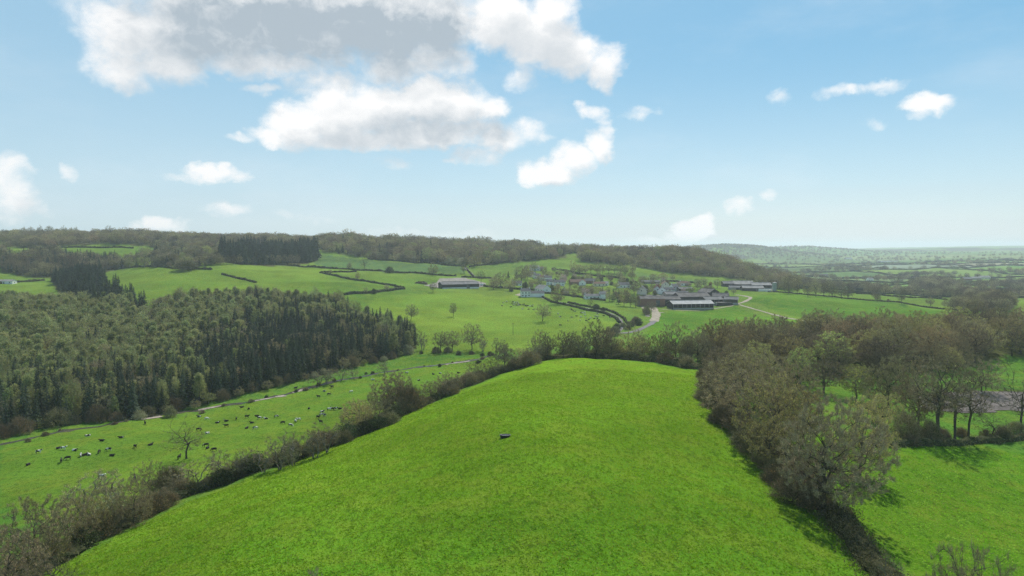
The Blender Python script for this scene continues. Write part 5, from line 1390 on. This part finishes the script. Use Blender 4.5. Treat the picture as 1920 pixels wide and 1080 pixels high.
# ------------------------------------------------------------------ cattle
def coat(name, lo, hi, a, b):
    m, t = new_mat(name); oi = t.new('ShaderNodeObjectInfo')
    c = t.vmath('ADD', coords(t), t.vmath('SCALE', oi.outputs['Location']))
    f = t.noise(c, 1.15, 1, .4)
    k = t.mix(t.ramp(f, lo, hi), a, b)
    finish(t, principled(t, k, .8, .2)); return m
BLK, WHT = (.018, .016, .016), (.72, .69, .64)
COATS = [('black', coat('black_coat', .70, .74, BLK, WHT)), ('black and white', coat('patched_coat', .49, .52, BLK, WHT)), ('mostly white', coat('white_coat', .40, .43, BLK, WHT))]
def cow_mesh(pose, seed):
    """one continuous body grown over a skeleton"""
    V, E, Rr = [], [], []
    def nd(p, r, par=None):
        V.append(p); Rr.append(r)
        if par is not None: E.append((par, len(V) - 1))
        return len(V) - 1
    dz = -.62 if pose == 'lying' else 0
    hip = nd((-.62, 0, 1.12 + dz), (.30, .31)); bel = nd((-.1, 0, 1.02 + dz), (.37, .40), hip); sh = nd((.5, 0, 1.08 + dz), (.31, .36), bel)
    rump = nd((-.88, 0, 1.14 + dz), (.20, .22), hip)
    if pose == 'grazing':
        n1 = nd((.86, 0, .95), (.17, .19), sh); hd = nd((1.12, .05, .52), (.13, .14), n1); mz = nd((1.24, .07, .16), (.085, .09), hd)
    else:
        n1 = nd((.86, 0, 1.32 + dz), (.17, .2), sh); hd = nd((1.14, .06, 1.48 + dz), (.135, .14), n1); mz = nd((1.42, .10, 1.30 + dz), (.09, .09), hd)
    for s in (-1, 1):
        er = nd((hd and V[hd][0] - .04, V[hd][1] + s * .24, V[hd][2] + .04), (.03, .05), hd)
        if pose == 'lying':
            k = nd((.62, s * .30, .18), (.11, .12), sh); nd((.95, s * .26, .09), (.06, .06), k)
            k = nd((-.42, s * .40, .22), (.15, .15), hip); nd((-.05, s * .48, .10), (.07, .07), k)
        else:
            d = .10 * s * (1 if seed % 2 else -1)
            k = nd((.50, s * .20, .68), (.12, .13), sh); k = nd((.52 + d, s * .20, .36), (.07, .075), k); nd((.50 + d, s * .20, .03), (.055, .06), k)
            k = nd((-.66, s * .21, .78), (.16, .17), hip); k = nd((-.80 - d, s * .20, .45), (.08, .085), k); nd((-.70 - d, s * .20, .03), (.055, .06), k)
    tl = nd((-1.06, .0, 1.05 + dz), (.03, .03), rump); tl = nd((-1.10, .03, .75 + dz * .8), (.02, .02), tl); nd((-1.08, .05, .45 + dz * .55), (.035, .035), tl)
    if pose != 'lying': nd((-.42, 0, .66), (.13, .14), bel)      # udder
    me = bpy.data.meshes.new('skeleton'); me.from_pydata(V, E, [])
    o = bpy.data.objects.new('skeleton', me); COL.objects.link(o)
    md = o.modifiers.new('skin', 'SKIN'); md.use_smooth_shade = True
    for i, r in enumerate(Rr):
        me.skin_vertices[0].data[i].radius = r; me.skin_vertices[0].data[i].use_root = i == 0
    o.modifiers.new('sub', 'SUBSURF').levels = 1
    dg = bpy.context.evaluated_depsgraph_get(); out = bpy.data.meshes.new_from_object(o.evaluated_get(dg)); out.name = 'cow_' + pose
    bpy.data.objects.remove(o); bpy.data.meshes.remove(me)
    return out
COWS = {}
for pose in ('grazing', 'standing', 'lying'):
    base = cow_mesh(pose, 1)
    for cn, cm in COATS:
        me = base.copy(); me.materials.clear(); me.materials.append(cm); COWS[pose, cn] = me
cr_ = np.random.default_rng(14)
def cow(u, v, label, group, pose=None, cn=None, sc=.98):
    pose = pose or cr_.choice(['grazing', 'standing', 'lying'], p=[.45, .2, .35]); cn = cn or cr_.choice(['black', 'black and white', 'mostly white'], p=[.6, .28, .12])
    p = G(u, v); o = ob('cow', COWS[pose, cn], loc=p - np.array([0, 0, .02]), rz=cr_.random() * 6.28 if cr_.random() < .5 else cr_.normal() * .5 + (math.pi if cr_.random() < .5 else 0), scale=sc)
    tag(o, label % (cn + ' cow ' + pose) if '%s' in label else label, 'cow', group)
NEAR = [(130,570),(178,516),(270,494),(292,500),(343,504),(282,558),(312,545),(372,531),(388,526),(410,524),(456,516),(500,505),(515,528),(405,437),(470,459),(558,445),(622,491),(692,479),(668,382),(917,348),(951,362),(1000,377),
        (1042,369),(1088,362),(1137,353),(1160,377),(1184,346),(1195,359),(1225,358),(1272,352),(1041,395),(1135,402),(1175,406),(1302,381),(1338,393),(1360,374),(1373,367),(1422,311),(1114,305),(1145,312),(915,412),(955,425),(948,485),(955,494),
        (985,506),(825,541),(620,640),(470,630),(1464,355),(1480,344),(1495,346),(1482,326),(1515,319),(1530,317),(1545,316),(1565,312),(1476,377),(1466,260),(1492,231),(1514,249),(1360,216),(1527,214)]
NEAR = [(a * .4074, 640 + b * .4074) for a, b in NEAR] + [(480 + a / 3, 640 + b / 3) for a, b in [(535,290),(655,218),(847,185),(915,222),(998,187),(1035,182),(1140,180),(1260,120),(425,262)]]
WH = {2, 7, 14, 21, 37, 45, 46, 36}
for k, (u, v) in enumerate(sorted(NEAR)):
    cow(u, v, '%s in the stream meadow, ' + nth(k) + ' of the herd from the left', 'cows in the stream meadow')
FARC = [(28,705),(78,695),(10,756),(175,696),(160,720),(190,745),(215,726),(230,750),(240,706),(270,730),(285,745),(145,773),(320,740),(350,750),(365,755),(400,746),(430,760),(460,765),(475,745),(320,805),(480,806),(410,810),(1040,800),(1060,820),
        (1080,830),(1105,835),(850,876),(1130,905),(1195,860),(1215,865),(1250,860),(1255,895),(1440,870),(1195,926),(1180,966),(1055,930),(1000,980),(885,1050),(1410,920),(1440,920),(1395,945),(1440,940),(1460,975),(1310,956),(1340,940),(1275,980),
        (1535,905),(1635,925),(880,915),(1270,940),(250,725),(200,710),(260,750),(180,735),(380,755),(340,735)]
for k, (a, b) in enumerate(sorted(FARC)):
    part = 'below the white farmhouse' if a < 500 else 'below the village lane'
    pose = cr_.choice(['grazing', 'standing', 'lying'], p=[.5, .2, .3]); cn = cr_.choice(['black', 'black and white', 'mostly white'], p=[.58, .26, .16])
    cow(940 + a / 8, 480 + b / 8, 'tiny %s cow %s in the far pasture %s' % (cn, pose, part), '%s cows %s in the far pasture %s' % (cn, pose, part), pose, cn, 1.02)
# ------------------------------------------------------------------ the air
zlo = float(GZ.min()) - 1.0
top = 190.0
g = Geo(); g.box((0, 0, (zlo + top) / 2), (17400 * 2, 17400 * 2, top - zlo))
m, t = new_mat('haze_air'); pv = t.new('ShaderNodeVolumePrincipled')
pv.inputs['Color'].default_value = (.80, .90, 1, 1); pv.inputs['Density'].default_value = 1.1e-4; pv.inputs['Anisotropy'].default_value = .4
o_ = t.new('ShaderNodeOutputMaterial'); t.link(pv.outputs[0], o_.inputs['Volume'])
hz_ = ob('haze', g.mesh('haze', [m])); hz_['kind'] = 'stuff'; hz_['label'] = 'pale blue haze thickening over the distant plain'; hz_['category'] = 'haze'
# ------------------------------------------------------------------ rough grass of the near pasture
M_tuft = veg_mat('grass_blades', (.20, .37, .008), (.32, .46, .03), .55, .02, .25, .25)
M_tuft_dry = veg_mat('dry_grass_blades', (.26, .28, .06), (.36, .36, .10), .3, .01, .2, .5)
def tufts(name, poly, n, seed, ymax, label, m):
    r = np.random.default_rng(seed); poly = np.asarray(poly)
    x0, y0 = poly.min(0); x1, y1 = poly.max(0)
    X = r.uniform(x0, x1, n * 3); Y = y0 + (min(y1, ymax) - y0) * r.random(n * 3) ** 1.4
    cl = np.sin(X * .31 + 2 * np.sin(Y * .13)) + np.sin(Y * .27 + 1.7 * np.sin(X * .17)) + np.sin(X * .9 + Y * .7) * .7
    k = inpoly(X, Y, poly) & (Y > 70) & (r.random(n * 3) < .75 + .12 * cl)
    X, Y = X[k][:n], Y[k][:n]; n = len(X)
    P = np.column_stack([X, Y, Hh(X, Y) - .03])
    g = Geo()
    for q in range(2):
        D = r.normal(size=(n, 3)) * .16; D[:, 2] = r.uniform(.12, .30, n)
        g.ribbons(P + r.normal(size=(n, 3)) * [.08, .08, 0], D, r.uniform(.10, .24, n), 0, r)
    dry = r.random(n) < .22
    D = r.normal(size=(dry.sum(), 3)) * .2; D[:, 2] = r.uniform(.12, .28, dry.sum())
    g.ribbons(P[dry], D, .14, 1, r)
    return tag(ob(name, g.mesh(name, [m, M_tuft_dry])), label, 'grass', None, 'stuff')
tufts('grass', HUMP_W, 110000, 5, 240, 'rough grass tufts of the domed pasture', M_tuft)
M_tuft2 = veg_mat('lush_grass_blades', (.16, .38, .012), (.30, .48, .06), .55, .02, .25, .25)
tufts('grass', [(62,70),(66,110),(64,140),(72,176),(135,176),(200,176),(200,90),(140,70)], 60000, 6, 180, 'lush grass tufts of the right hand field', M_tuft2)
build_ground()
# settle every mesh's lazily computed normals and triangles now, so that nothing has to be worked out while rendering starts
for me in bpy.data.meshes:
    if len(me.polygons):
        me.calc_loop_triangles(); me.polygon_normals[0]; me.vertex_normals[0]; me.corner_normals[0]
